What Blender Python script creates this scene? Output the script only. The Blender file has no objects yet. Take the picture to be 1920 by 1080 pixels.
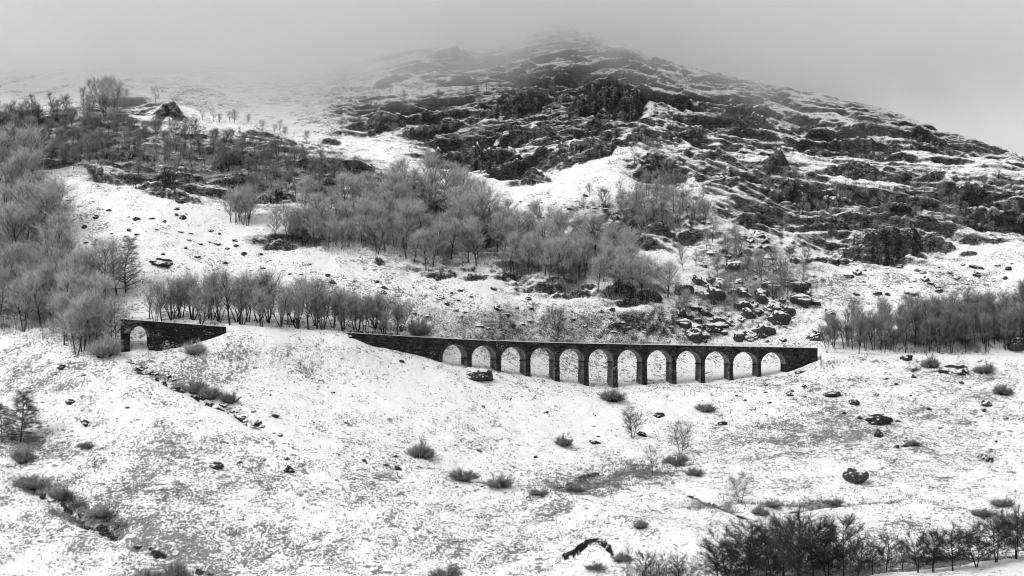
import bpy, math, random
import numpy as np
from math import sin, cos, pi, radians, sqrt, atan2
from mathutils import Vector

random.seed(7); RNG = np.random.default_rng(11)
SC = bpy.context.scene
COL = SC.collection

# ------------------------------------------------------------------ camera, sky, sun, exposure
F = 3480.0            # focal length in photograph pixels (1920 wide)
CX, HY = 960.0, 582.0 # principal column, horizon row
ZC = 70.0             # eye height above the valley floor
cam = bpy.data.cameras.new('camera'); camo = bpy.data.objects.new('camera', cam); COL.objects.link(camo)
cam.sensor_width = 36.0; cam.lens = F / 1920 * 36.0
cam.shift_y = (HY - 540.0) / 1920.0
cam.clip_start = 1.0; cam.clip_end = 6000
camo.location = (0, 0, ZC); camo.rotation_euler = (pi / 2, 0, 0)
SC.camera = camo

SUN_EL, SUN_AZ = radians(46), radians(-118)   # azimuth from +Y, clockwise seen from above
W = bpy.data.worlds.new('World'); SC.world = W; W.use_nodes = True
wn = W.node_tree.nodes; wl = W.node_tree.links; wn.clear()
wo = wn.new('ShaderNodeOutputWorld'); bg = wn.new('ShaderNodeBackground')
sky = wn.new('ShaderNodeTexSky'); sky.sky_type = 'NISHITA'; sky.sun_disc = False
sky.sun_elevation = SUN_EL; sky.sun_rotation = SUN_AZ; sky.dust_density = 6.0; sky.air_density = 1.0
bw = wn.new('ShaderNodeRGBToBW'); wl.new(sky.outputs[0], bw.inputs[0])
tc = wn.new('ShaderNodeTexCoord'); mp = wn.new('ShaderNodeMapping')
mp.inputs['Location'].default_value = (3.1, 0.4, 1.7); mp.inputs['Scale'].default_value = (1.0, 1.0, 1.6)
wl.new(tc.outputs['Generated'], mp.inputs[0])
nz = wn.new('ShaderNodeTexNoise'); nz.inputs['Scale'].default_value = 2.6; nz.inputs['Detail'].default_value = 4.0
nz.inputs['Roughness'].default_value = 0.45
wl.new(mp.outputs[0], nz.inputs[0])
mr = wn.new('ShaderNodeMapRange'); mr.inputs[1].default_value = 0.3; mr.inputs[2].default_value = 0.7
mr.inputs[3].default_value = 0.36; mr.inputs[4].default_value = 0.60
wl.new(nz.outputs[0], mr.inputs[0])
m1 = wn.new('ShaderNodeMath'); m1.operation = 'MULTIPLY_ADD'      # veil of cloud over the clear sky
m1.inputs[1].default_value = 0.012
wl.new(bw.outputs[0], m1.inputs[0]); wl.new(mr.outputs[0], m1.inputs[2])
wl.new(m1.outputs[0], bg.inputs[0]); bg.inputs[1].default_value = 1.0
wl.new(bg.outputs[0], wo.inputs[0])

sun = bpy.data.lights.new('sun', 'SUN'); suno = bpy.data.objects.new('sun', sun); COL.objects.link(suno)
sun.energy = 1.5; sun.angle = radians(24); sun.color = (1, 1, 1)
sd = Vector((sin(SUN_AZ) * cos(SUN_EL), cos(SUN_AZ) * cos(SUN_EL), sin(SUN_EL)))
suno.rotation_euler = (-sd).to_track_quat('-Z', 'Y').to_euler(); suno.location = (-200, -100, 400)

vs = SC.view_settings; vs.view_transform = 'Standard'; vs.look = 'None'; vs.gamma = 1; vs.exposure = 0.36
cy = SC.cycles
cy.max_bounces = 5; cy.diffuse_bounces = 1; cy.glossy_bounces = 1; cy.transmission_bounces = 1
cy.transparent_max_bounces = 8; cy.volume_bounces = 3; cy.caustics_reflective = False; cy.caustics_refractive = False
cy.volume_step_rate = 1.6; cy.volume_max_steps = 48
cy.use_denoising = True; cy.filter_width = 1.1; cy.use_adaptive_sampling = True; cy.adaptive_threshold = 0.02

# ------------------------------------------------------------------ noise
def _hash(ix, iy, seed):
    h = (ix.astype(np.int64) * 374761393 + iy.astype(np.int64) * 668265263 + seed * 982451653) & 0xFFFFFFFF
    h = ((h ^ (h >> 13)) * 1274126177) & 0xFFFFFFFF
    return h ^ (h >> 16)
def perlin(x, y, seed=0):
    x = np.asarray(x, float); y = np.asarray(y, float)
    x0 = np.floor(x); y0 = np.floor(y); fx = x - x0; fy = y - y0
    ix = x0.astype(np.int64); iy = y0.astype(np.int64)
    u = fx * fx * fx * (fx * (fx * 6 - 15) + 10); v = fy * fy * fy * (fy * (fy * 6 - 15) + 10)
    def g(dx, dy):
        a = (_hash(ix + dx, iy + dy, seed) & 1023) * (2 * pi / 1024)
        return np.cos(a) * (fx - dx) + np.sin(a) * (fy - dy)
    a = g(0, 0); b = g(1, 0); c = g(0, 1); d = g(1, 1)
    return ((a * (1 - u) + b * u) * (1 - v) + (c * (1 - u) + d * u) * v) * 1.5
def fbm(x, y, seed=0, octv=4, gain=0.5):
    t = 0; a = 1.0; f = 1.0; s = 0
    for o in range(octv):
        t = t + a * perlin(x * f, y * f, seed + o * 17); s += a; a *= gain; f *= 2.03
    return t / s
def sstep(a, b, x):
    t = np.clip((x - a) / (b - a), 0, 1); return t * t * (3 - 2 * t)

# ------------------------------------------------------------------ terrain: surveyed spot heights
def wpt(px, py, d):
    return ((px - CX) / F * d, d, ZC + (HY - py) / F * d)

SURV = [ # column, row, distance of ground seen in the photograph
 # valley floor and near bank
 (-40,1085,452),(200,1085,450),(420,1085,450),(640,1085,448),(860,1085,446),(1060,1085,444),(1240,1085,440),
 (1380,1085,432),(1560,1080,432),(1700,1072,438),(1920,1050,446),(2000,1046,448),
 (1640,1078,408),(1780,1062,406),(1920,1042,404),(1400,1110,406),(1100,1130,404),(700,1130,404),(200,1130,404),
 # lower slope
 (-40,960,480),(150,960,476),(350,960,474),(560,960,476),(760,960,480),(960,960,488),(1150,975,478),(1330,1000,466),(1500,985,478),
 (1700,985,480),(1860,985,480),
 (-40,870,508),(160,870,500),(360,870,496),(560,870,500),(760,870,510),(900,890,515),(1080,880,526),(1240,900,516),
 (1400,920,512),(1560,925,512),(1720,910,520),(1900,920,514),
 (1330,860,545),(1480,850,552),(1640,840,556),(1800,850,552),(1940,850,552),
 (-40,780,538),(150,780,526),(330,780,518),(480,790,522),(640,780,536),(820,790,548),(1000,790,566),(1180,800,572),(1340,780,588),
 (1500,770,594),(1660,760,600),(1820,760,602),(1960,760,602),
 (-40,700,562),(100,700,550),(230,712,538),(340,720,540),(460,700,552),(600,700,563),(760,720,570),
 (940,745,584),(1080,752,592),(1200,750,600),(1330,740,608),(1460,722,618),(1600,715,626),(1750,710,632),(1920,715,634),
 # railway bench
 (-60,628,580),(60,634,572),(150,646,562),(430,622,566),(520,626,571),(600,630,577),(655,634,580),
 (1545,668,648),(1640,668,654),(1760,668,660),(1900,668,666),(2000,668,670),
 # ground at the foot of the viaduct
 (245,660,556),(300,658,559),(350,646,563),(400,630,566),
 (690,650,584),(740,668,586),(790,676,592),(835,684,597),(885,690,602),(940,698,607),(1000,707,612),(1060,719,615),(1110,727,618),(1160,729,622),
 (1210,724,626),(1265,720,630),(1320,718,634),(1375,712,637),(1430,706,640),(1480,696,643),(1515,682,645),
 (835,676,606),(940,690,616),(1060,708,625),(1160,714,632),(1265,706,640),(1375,700,647),(1480,684,653),
 # just behind the railway
 (250,632,570),(320,606,580),(450,605,584),(560,612,590),(660,612,597),(780,632,606),(880,644,620),(1000,654,634),(1100,660,644),
 (1200,658,652),(1320,654,660),(1440,648,666),(1540,644,668),
 (1640,636,672),(1760,632,678),(1900,630,684),
 # hillside above
 (-40,560,604),(80,560,602),(240,560,600),(300,550,602),(460,560,606),(620,565,612),(780,575,622),(920,580,636),(1040,590,650),(1160,590,662),
 (1280,585,676),(1400,580,688),(1500,575,696),(1640,565,712),(1780,560,718),(1920,555,722),
 (-40,480,628),(100,480,624),(260,480,622),(420,490,626),(560,500,630),(700,510,638),(840,520,652),(960,525,664),(1080,545,668),(1200,555,676),
 (1320,520,702),(1440,510,718),(1560,500,738),(1700,492,745),(1860,486,748),
 (-40,400,660),(100,400,652),(240,390,652),(400,400,656),(520,430,652),(640,440,658),(760,450,668),(880,455,684),(960,470,690),(1080,480,700),
 (1180,480,710),(1280,460,726),(1400,440,742),(1540,440,762),(1700,430,768),(1880,430,768),
 (-40,320,700),(120,320,692),(260,340,682),(400,350,684),(540,360,690),(680,360,705),(800,385,710),(900,420,702),(980,440,712),
 (1060,410,732),(1160,400,738),(1260,380,752),(1380,360,770),(1500,340,792),(1640,340,800),(1780,340,800),(1920,340,798),
 (-40,250,742),(120,250,740),(280,260,742),(420,280,740),(560,300,740),(680,320,738),(780,340,734),
 # crest of the left shoulder
 (-40,205,775),(60,205,780),(160,190,790),(240,188,795),(320,192,796),(420,224,792),(520,250,782),(600,270,772),(700,303,757),(790,338,740),
 # gully behind it
 (0,225,830),(160,215,840),(300,215,842),(420,240,836),(520,263,826),(620,284,812),(720,314,792),(820,352,764),(900,392,740),
 (300,165,905),(420,205,880),(520,235,860),(640,262,838),(740,292,815),(840,330,790),(930,362,768),
 (60,120,1000),(200,118,1000),(340,120,1000),(460,150,960),(560,190,910),
 # main hill
 (660,222,868),(760,250,850),(860,285,825),(960,335,788),(1040,335,778),(1120,305,792),(1200,285,805),(1250,276,812),(1330,320,790),
 (1060,370,750),(1180,350,765),
 (680,180,905),(800,180,900),(920,200,880),(1040,220,862),(1140,220,860),(1240,220,860),(1340,250,845),(1460,270,840),(1600,280,838),(1740,290,832),(1880,310,822),
 (740,130,955),(860,130,945),(980,140,930),(1100,140,925),(1220,155,912),(1340,180,898),(1460,205,886),(1580,225,876),(1700,245,866),(1820,270,854),
 # skyline
 (620,140,985),(720,100,1000),(800,88,992),(880,98,985),(960,100,975),(1040,84,980),(1100,86,970),(1190,108,950),(1300,132,935),(1400,150,924),
 (1480,168,914),(1560,186,904),(1640,206,894),(1740,236,880),(1830,262,868),(1920,290,856),(2000,312,846),
 (1000,52,1050),(1065,44,1050),(1130,62,1045),
 # beyond the skyline
 (560,140,1060),(660,120,1080),(800,104,1060),(900,112,1050),(1300,150,1010),(1480,190,990),(1640,230,970),(1830,285,945),(2000,335,920),
 (900,100,1130),(1060,72,1130),(1200,110,1110),(0,120,1130),(300,120,1130),
]
P = [wpt(*s) for s in SURV]
for (px, py, d) in SURV:                       # the hill goes on past both edges of the view
    if px <= 0: P.append(wpt(px - 500, py + 10, d)); P.append(wpt(px - 1200, py + 30, d))
    if px >= 1900: P.append(wpt(px + 500, py + 14, d)); P.append(wpt(px + 1200, py + 40, d))
for d, z in ((25, 64), (60, 56), (120, 44), (200, 31), (290, 20), (350, 14)):   # the viewer's own side of the glen
    for fx in (-1.2, -0.5, -0.12, 0.12, 0.5, 1.2):
        P.append((fx * max(d, 60), d, z - 3 * abs(fx)))
for d in (1350, 1700, 2300):
    for fx in (-0.8, -0.3, 0, 0.3, 0.8): P.append((fx * d, d, 120.0))
P = np.array(P); PXY = P[:, :2] / 100.0
def _U(r2): return np.where(r2 > 1e-12, 0.5 * r2 * np.log(np.maximum(r2, 1e-12)), 0)
n = len(P); K = _U(((PXY[:, None] - PXY[None]) ** 2).sum(-1)) + np.eye(n) * 0.0006
Q = np.c_[np.ones(n), PXY]; A = np.zeros((n + 3, n + 3)); A[:n, :n] = K; A[:n, n:] = Q; A[n:, :n] = Q.T
sol = np.linalg.solve(A, np.r_[P[:, 2], 0, 0, 0])
def tps(x, y):
    x = np.asarray(x, float).ravel() / 100; y = np.asarray(y, float).ravel() / 100; out = np.empty(len(x))
    PX = PXY.astype(np.float32)
    for i in range(0, len(x), 20000):
        xx = x[i:i + 20000].astype(np.float32); yy = y[i:i + 20000].astype(np.float32)
        r2 = (xx[:, None] - PX[:, 0]) ** 2 + (yy[:, None] - PX[:, 1]) ** 2
        u = 0.5 * r2 * np.log(np.maximum(r2, 1e-9))
        out[i:i + 20000] = u @ sol[:n].astype(np.float32) + sol[n] + sol[n + 1] * xx + sol[n + 2] * yy
    return out

# sampling fan of the ground sheet: fine where the hill faces the glen, coarse far off to the sides
cols = np.concatenate([np.linspace(-2300, -420, 40)[:-1], np.linspace(-420, -20, 60)[:-1], np.linspace(-20, 1940, 860), np.linspace(1940, 2340, 60)[1:], np.linspace(2340, 4200, 40)[1:]])
rows = np.concatenate([np.linspace(22, 390, 50)[:-1], np.linspace(390, 660, 270)[:-1], np.linspace(660, 1000, 400)[:-1], np.linspace(1000, 1130, 40)[:-1], np.linspace(1130, 2300, 24)])
NC, NR = len(cols), len(rows)
PXg, Yg = np.meshgrid(cols, rows)              # rows x cols
Xg = (PXg - CX) / F * Yg
# smooth base on a coarser fan, refined cubically
sc_c = np.arange(0, NC, 4); sc_c = np.unique(np.r_[sc_c, NC - 1]); sc_r = np.unique(np.r_[np.arange(0, NR, 4), NR - 1])
Zc = tps(Xg[np.ix_(sc_r, sc_c)], Yg[np.ix_(sc_r, sc_c)]).reshape(len(sc_r), len(sc_c))
def cubic(xs, xv, V):                          # Catmull-Rom along axis 0
    i = np.clip(np.searchsorted(xs, xv, side='right') - 1, 0, len(xs) - 2)
    m = np.gradient(V, xs, axis=0)
    h = (xs[i + 1] - xs[i])[:, None]; t = ((xv - xs[i]) / (xs[i + 1] - xs[i]))[:, None]
    return ((2*t**3 - 3*t**2 + 1) * V[i] + (t**3 - 2*t**2 + t) * h * m[i] + (-2*t**3 + 3*t**2) * V[i + 1] + (t**3 - t**2) * h * m[i + 1])
Z0 = cubic(cols[sc_c], cols, cubic(rows[sc_r], rows, Zc).T).T
Z = Z0.copy()

class Survey:                                  # finds the ground in a given direction of view
    def __init__(s, Z):
        s.PY = HY - F * (Z - ZC) / Yg; s.M = np.minimum.accumulate(s.PY, axis=0)
    def dist(s, px, py, k=None):
        c = float(np.interp(px, cols, np.arange(NC))); j = int(round(c))
        m = s.M[:, j]; i = int(np.argmax(m <= py)) if m[-1] <= py else None
        if i is None: return None
        if i == 0: return rows[0]
        a, b = m[i - 1], m[i]; t = (a - py) / max(a - b, 1e-6)
        return rows[i - 1] + t * (rows[i] - rows[i - 1])
S0 = Survey(Z0)
PY0 = S0.PY

# zones of the hill (centre, radii in the survey), as soft masks on the ground
def zone(blobs, dy=90):
    m = np.zeros_like(Z0)
    for (px, py, rx, ry) in blobs:
        d = S0.dist(px, py)
        if d is None: continue
        q = ((PXg - px) / rx) ** 2 + ((PY0 - py) / ry) ** 2
        g = np.exp(-np.minimum(q, 30) ** 1.5) * (np.abs(Yg - d) < dy)
        m = np.maximum(m, g)
    return m
crag = zone([(60,270,150,60),(200,270,120,60),(330,300,160,60),(480,310,140,70),(620,330,110,50),(740,360,100,40),(820,400,90,40),(230,200,70,25),
             (900,420,50,60)], 110)
crag = np.maximum(crag, zone([(720,215,110,45),(830,215,110,60),(900,260,120,60),(960,170,150,60),(1060,150,140,60),(1060,240,150,60),(1160,200,120,75),(820,110,110,40),
             (960,310,90,35),(1240,230,100,60),(1340,220,120,70),(1400,300,140,70),(1480,380,130,60),(1560,300,160,80),(1560,230,150,50),(1700,300,180,70),
             (1650,400,180,60),(1850,350,150,60),(1680,450,160,40),(1880,410,120,45),(1180,110,140,35),(1060,70,110,35),(1240,310,60,35),(1200,420,130,40),(1780,260,160,40),(1300,150,120,24),(1420,175,120,26),(1540,205,120,28),(1000,95,90,22),(1100,95,90,22),(900,110,90,26)], 120))
crag = np.maximum(crag, 0.8 * zone([(840,505,90,22),(960,505,50,18),(1050,530,90,22),(1190,550,80,22),(540,450,70,14),(1260,440,60,30)], 60))
patch = sstep(-0.28, 0.22, fbm(Xg / 55 + 3, Yg / 40, 71, 3) + 0.1)
cragm = crag * np.where(PXg < 640, 0.85 + 0.15 * patch, 0.5 + 0.5 * patch)
def chute(pts, w, dy=70):                      # snow lies smooth in the gullies between the crags
    global cragm
    D = np.full(Z0.shape, 1e9); d0 = S0.dist(*pts[len(pts) // 2])
    for (ax, ay), (bx, by) in zip(pts[:-1], pts[1:]):
        l2 = (bx - ax) ** 2 + (by - ay) ** 2; t = np.clip(((PXg - ax) * (bx - ax) + (PY0 - ay) * (by - ay)) / l2, 0, 1)
        D = np.minimum(D, np.hypot(PXg - ax - t * (bx - ax), PY0 - ay - t * (by - ay)))
    D = D + 9 * fbm(Xg / 14, Yg / 14, 73, 3) + 4 * fbm(Xg / 4, Yg / 4, 79, 2)
    k = np.exp(-(np.maximum(D, 0) / w) ** 2) * (np.abs(Yg - d0) < dy) * sstep(-0.3, 0.15, fbm(Xg / 18, Yg / 18, 87, 2))
    cragm = cragm * (1 - 0.7 * k); CH.append(k)
CH = []
for pts_, w_ in (([(1128,312),(1165,276),(1200,236),(1224,190),(1236,150)], 7), ([(1280,200),(1345,262),(1372,330),(1425,380)], 9), ([(1460,250),(1500,285),(1560,335),(1590,345)], 7),
                 ([(1560,205),(1600,235),(1680,262),(1740,300),(1780,330)], 8), ([(980,296),(1030,280),(1075,262)], 6), ([(890,300),(930,262),(1010,226)], 6), ([(1500,400),(1600,396),(1700,412)], 6), ([(1300,330),(1340,400),(1380,450)], 12)):
    chute(pts_, w_)
scree = zone([(1400,480,130,60),(1430,580,130,60),(1300,600,90,40),(1300,430,60,50),(1200,610,60,20),(1500,530,60,40)], 70)
hill = sstep(560, 640, Yg)                     # above the railway

# ---- small relief everywhere
def rail_d(px):
    px = np.asarray(px, float)
    return np.where((px > 650) & (px < 1545), np.polyval(RC, np.clip(px, 640, 1560)), np.interp(px, [-400, 60, 228, 425, 650, 1545, 1640, 1920, 2400], [585, 572, 556, 566, np.polyval(RC, 650), np.polyval(RC, 1545), 652, 664, 680]))
RC = np.polyfit([662, 880, 1100, 1320, 1532], [583, 603, 620, 634, 645], 2)
calm = 1 - 0.88 * np.exp(-((Yg - rail_d(PXg) - 4) / 22) ** 2)
Z += calm * (1.1 * fbm(Xg / 46, Yg / 46, 3, 3) + hill * 1.8 * fbm(Xg / 60 + 7, Yg / 60, 5, 3))
lowm = calm * (1 - sstep(600, 680, Yg)) * (Yg > 395)
for per_, am_, sd_ in ((1.5, 0.5, 511), (0.8, 0.35, 517)):
    q_ = (Z0 + 1.6 * per_ * fbm(Xg / 16, Yg / 12, sd_, 3)) / per_; f_ = q_ - np.floor(q_)
    Z += lowm * am_ * per_ * (sstep(0.55, 0.95, f_) - f_) * sstep(-0.1, 0.3, fbm(Xg / 22, Yg / 22, sd_ + 3, 2))
Z += 1.0 * calm * np.abs(fbm(Xg / 13, Yg / 10, 8, 3)) + 0.34 * fbm(Xg / 6, Yg / 6, 9, 3) + 0.10 * fbm(Xg / 1.6, Yg / 2.2, 12, 2)
Z += scree * (0.9 * np.abs(fbm(Xg / 5, Yg / 6, 21, 3)) * 2 - 0.4)

# ---- bedrock steps: tilted strata cropping out in the crags
th = np.where(PXg < 640, 0.02, np.where(PXg < 1240, -0.22, 0.10))
kern = np.ones(81) / 81
thc = np.interp(cols, [-400, 500, 760, 1000, 1180, 1300, 1500, 2300], [0.0, 0.05, 0.18, 0.30, 0.25, -0.02, -0.14, -0.16])[None, :]
for per, amp, sd, sx in ((13.0, 0.85, 31, 34.0), (6.0, 0.85, 57, 16.0), (2.9, 0.8, 83, 8.0), (1.5, 0.7, 97, 5.0)):
    q = (Z0 - Xg * thc + per * 1.25 * fbm(Xg / (sx * 1.9), Yg / (sx * 0.8), sd, 4)) / per
    fr = q - np.floor(q)
    st = np.clip((fr - 0.62) / 0.34, 0, 1); st = st * st * (3 - 2 * st)
    brk = sstep(-0.25, 0.2, fbm(Xg / (sx * 2.6) + 50, Yg / (sx * 0.9), sd + 5, 2))
    Z += cragm * amp * per * (st - fr) * (0.3 + 0.7 * brk)
Z += cragm * (0.9 * fbm(Xg / 11, Yg / 6, 41, 5, 0.6) + 0.5 * np.abs(fbm(Xg / 3.2, Yg / 1.7, 43, 3)))

# ---- the main rock faces: foot line, height, in survey columns/rows
FACES = [ # [(column,row of middle)...], thickness in rows
 ([(160,314),(185,326),(210,332),(240,344)],20),([(253,352),(300,356),(340,368),(382,374)],20),([(480,366),(520,364),(552,370)],32),
 ([(100,288),(130,290),(155,300)],22),([(213,280),(240,276),(268,280)],18),([(345,280),(390,276),(430,274)],16),([(398,304),(430,298),(468,296)],22),
 ([(286,214),(320,208),(352,222)],22),([(447,240),(480,236),(522,254)],20),([(208,190),(250,188)],12),([(290,330),(330,328),(370,332)],14),
 ([(520,340),(570,336),(630,340)],13),([(664,340),(710,334),(765,342)],22),([(672,362),(730,358),(792,366)],16),([(788,386),(820,384),(856,394)],20),
 ([(560,300),(610,308)],14),([(20,300),(60,306)],12),([(600,262),(640,268)],9),
 # main hill
 ([(655,232),(700,232),(765,222)],20),([(745,246),(800,246),(850,232),(890,214)],26),([(740,198),(790,196)],10),
 ([(876,216),(930,200),(990,184),(1056,152)],26),([(964,146),(1000,142),(1028,146)],14),([(970,126),(1020,122),(1068,128)],9),
 ([(1068,204),(1100,186),(1140,176),(1186,184)],46),([(1150,206),(1185,198),(1214,182)],40),([(1080,166),(1130,158),(1180,160)],14),([(926,252),(980,248),(1042,246)],28),
 ([(800,284),(850,296),(910,298),(976,288)],42),([(940,314),(1000,300),(1060,288),(1120,268),(1176,240)],30),([(976,334),(1004,330),(1032,330)],24),
 ([(1028,318),(1080,300),(1140,280),(1190,258)],22),([(1172,262),(1200,256),(1226,258)],30),([(1050,104),(1080,100),(1110,106)],10),
 ([(798,104),(840,98),(896,112)],16),([(846,146),(890,148)],14),([(700,160),(770,140)],14),
 ([(1186,320),(1230,306),(1268,322)],30),([(1130,424),(1170,418),(1215,430)],26),([(1212,430),(1250,424),(1282,434)],24),
 ([(1432,304),(1456,300),(1482,306)],26),([(1512,322),(1560,316),(1620,322),(1682,330)],22),([(1518,370),(1560,368),(1604,370)],26),
 ([(1570,266),(1620,268),(1680,272),(1732,274)],20),([(1478,266),(1520,266),(1556,266)],16),([(1798,350),(1848,352)],22),([(1346,208),(1400,208),(1468,212)],20),
 ([(1422,346),(1470,348),(1514,344)],20),([(1372,406),(1410,406),(1448,410)],24),([(1466,424),(1530,422),(1614,414)],20),
 ([(1560,478),(1600,466),(1660,456),(1730,450),(1790,456)],46),([(1520,488),(1570,490),(1616,486)],14),([(1798,472),(1834,472)],10),
 ([(1780,402),(1840,404),(1914,398)],24),([(1478,492),(1522,492)],10),([(1876,338),(1922,340)],14),([(1626,386),(1680,384),(1722,390)],16),
 ([(1362,232),(1420,228),(1466,238)],20),([(1286,236),(1330,250)],20),([(1690,232),(1740,250),(1790,268)],12),([(1100,232),(1150,220)],14),
 ([(1300,290),(1350,286),(1392,300)],12),([(1316,330),(1370,338),(1410,330)],12),([(1570,240),(1640,236),(1700,246)],14),([(1720,330),(1790,320)],12),([(1250,180),(1300,190)],12),
 ([(1130,130),(1190,134),(1240,148)],9),([(1480,230),(1540,224)],10),([(1880,380),(1930,376)],12),
 # rock below the mid-slope wood
 ([(786,510),(820,516),(856,518)],22),([(856,522),(914,518)],17),([(930,508),(968,512)],12),([(988,532),(1020,534),(1052,536)],24),
 ([(1054,540),(1108,546)],22),([(1136,544),(1194,550)],26),([(1186,558),(1242,556)],24),([(902,432),(922,436)],36),([(502,452),(564,454)],16),([(696,492),(724,494)],10),
 # outcrops below the railway
([(1726,698),(1790,696),(1834,702)],9),([(1818,862),(1868,866)],7),
 ([(1690,690),(1730,692)],10),
]
facemask = np.zeros_like(Z0); peat = np.zeros_like(Z0)
for line, thick in FACES:
    xs = np.array([p[0] for p in line], float); ys = np.array([p[1] for p in line], float)
    jm = np.where((cols >= xs[0] - 1) & (cols <= xs[-1] + 1))[0]
    if len(jm) < 3: continue
    c = cols[jm]; yc = np.interp(c, xs, ys)
    edge = np.minimum(c - xs[0], xs[-1] - c) / max(12.0, 0.35 * (xs[-1] - xs[0])); wgt = np.clip(edge, 0, 1) ** 0.55
    n1 = fbm(c / 17.0, c * 0 + xs[0] * 0.37, 91, 4); n2 = fbm(c / 21.0, c * 0 + 40 + xs[0] * 0.37, 95, 4); n3 = fbm(c / 30.0, c * 0 + 80 + xs[0] * 0.37, 98, 3)
    hb = thick * 0.5 * (0.35 + 0.65 * wgt) * (1 + 0.7 * n1); ht = thick * 0.5 * (0.45 + 0.55 * wgt) * (1 + 1.0 * n2)
    crack = np.clip(1 - np.abs(fbm(c / 6.0, c * 0 + xs[0], 77, 2)) * 9, 0, 1)
    for k, j in enumerate(jm):
        m = S0.M[:, j]
        db = rows[min(NR - 1, int(np.argmax(m <= yc[k] + hb[k])))]; dt = rows[min(NR - 1, int(np.argmax(m <= yc[k] - max(ht[k], 0.5))))]
        if dt - db < 1.0 or dt - db > 60: continue
        i0, i1 = np.searchsorted(rows, [db, dt]); i1 = min(i1, NR - 1)
        sl = slice(i0, i1 + 1); s = (rows[sl] - db) / (dt - db)
        zb, zt = Z0[i0, j], Z0[i1, j]
        p1 = 0.40 + 0.2 * n3[k]; p2 = 0.78 + 0.15 * n2[k]; s = np.clip(s - 0.05 * crack[k], 0, 1)
        g1 = p1 * np.clip(s / 0.10, 0, 1) + (p2 - p1) * np.clip((s - 0.17) / 0.09, 0, 1) + (1 - p2) * np.clip((s - 0.36) / 0.10, 0, 1)
        dz = (zt - zb) * (g1 - s) * (0.25 + 0.75 * wgt[k])
        Z[sl, j] += dz
        facemask[sl, j] = np.maximum(facemask[sl, j], (s < 0.48) * (0.3 + 0.7 * wgt[k]))
for k_ in CH: facemask *= 1 - 0.6 * k_
# roughen the faces
Z += facemask * (0.7 * fbm(Xg / 3.2, Yg / 1.7, 131, 3) + 0.5 * fbm(Xg / 1.4, Yg / 1.2, 137, 2))

# ---- gullies, ditches and scarps in the turf below the line: [(column,row)...], depth m, half width m
def line_feature(pts, depth, hw, kind='ditch'):
    global Z
    W2 = []
    for p in pts:
        d = S0.dist(*p)
        if d: W2.append(((p[0] - CX) / F * d, d))
    W2 = np.array(W2); lo = W2.min(0) - 6 * hw; hi = W2.max(0) + 6 * hw
    ri = np.where((rows > lo[1]) & (rows < hi[1]))[0]
    if not len(ri): return
    sl = slice(ri[0], ri[-1] + 1); X = Xg[sl]; Y = Yg[sl]
    D = np.full(X.shape, 1e9); SG = np.zeros(X.shape); TT = np.zeros(X.shape); L = len(W2) - 1
    wob = 1.2 * fbm(X / 8, Y / 8, 151, 2)
    for k in range(L):
        a = W2[k]; b = W2[k + 1]; ab = b - a; l2 = (ab ** 2).sum()
        t = np.clip(((X - a[0]) * ab[0] + (Y - a[1]) * ab[1]) / l2, 0, 1)
        dx = X - a[0] - t * ab[0]; dy = Y - a[1] - t * ab[1] + wob; dd = np.hypot(dx, dy)
        m = dd < D; D[m] = dd[m]; SG[m] = np.sign(dy)[m]; TT[m] = ((k + t) / L)[m]
    fade = np.clip(np.minimum(TT, 1 - TT) * 6, 0, 1); fade = np.maximum(fade, 0.0)
    if kind != 'ridge':
        pt = fade * np.exp(-(D / (hw * (0.62 if kind == 'ditch' else 0.9))) ** 2) * sstep(-0.35, 0.15, fbm(X / 3, Y / 3, 161, 3) + (0.35 if kind == 'scarp' else -0.02))
        peat[sl] = np.maximum(peat[sl], pt)
    if kind == 'ditch': Z[sl] -= depth * fade * np.exp(-(D / hw) ** 2)
    elif kind == 'ridge': Z[sl] += depth * np.exp(-(D / hw) ** 2)
    elif kind == 'scarp': Z[sl] += depth * fade * np.where(SG > 0, np.exp(-(D / (hw * 4)) ** 2), -0.25 * np.exp(-(D / hw) ** 2))
    return
line_feature([(226,668),(262,690),(300,705),(345,728),(390,752),(430,765),(470,790),(520,815)], 2.2, 2.4)
line_feature([(20,868),(60,905),(110,935),(165,965),(215,990),(240,1010)], 2.6, 3.0)
line_feature([(230,1010),(330,1050),(420,1085)], 1.0, 2.5)
line_feature([(840,905),(920,925),(1020,930),(1100,955),(1180,975),(1260,1000),(1330,1025)], 2.0, 7.0, 'ridge')
line_feature([(1150,870),(1060,905),(1010,925)], 1.4, 5.0)
line_feature([(1250,905),(1330,935),(1400,965),(1450,975)], 2.2, 3.2)
line_feature([(1440,962),(1520,955),(1600,946),(1690,940)], 1.6, 3.4)
line_feature([(1460,985),(1560,960),(1700,948),(1800,965)], 1.4, 5.0, 'ridge')
line_feature([(1025,1056),(1070,1042),(1100,1026),(1130,1024),(1148,1040),(1152,1058)], 1.2, 0.8, 'scarp')
line_feature([(1816,856),(1840,862),(1868,868)], 0.9, 0.6, 'scarp')
line_feature([(640,850),(700,868),(780,880)], 0.7, 2.0)

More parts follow.
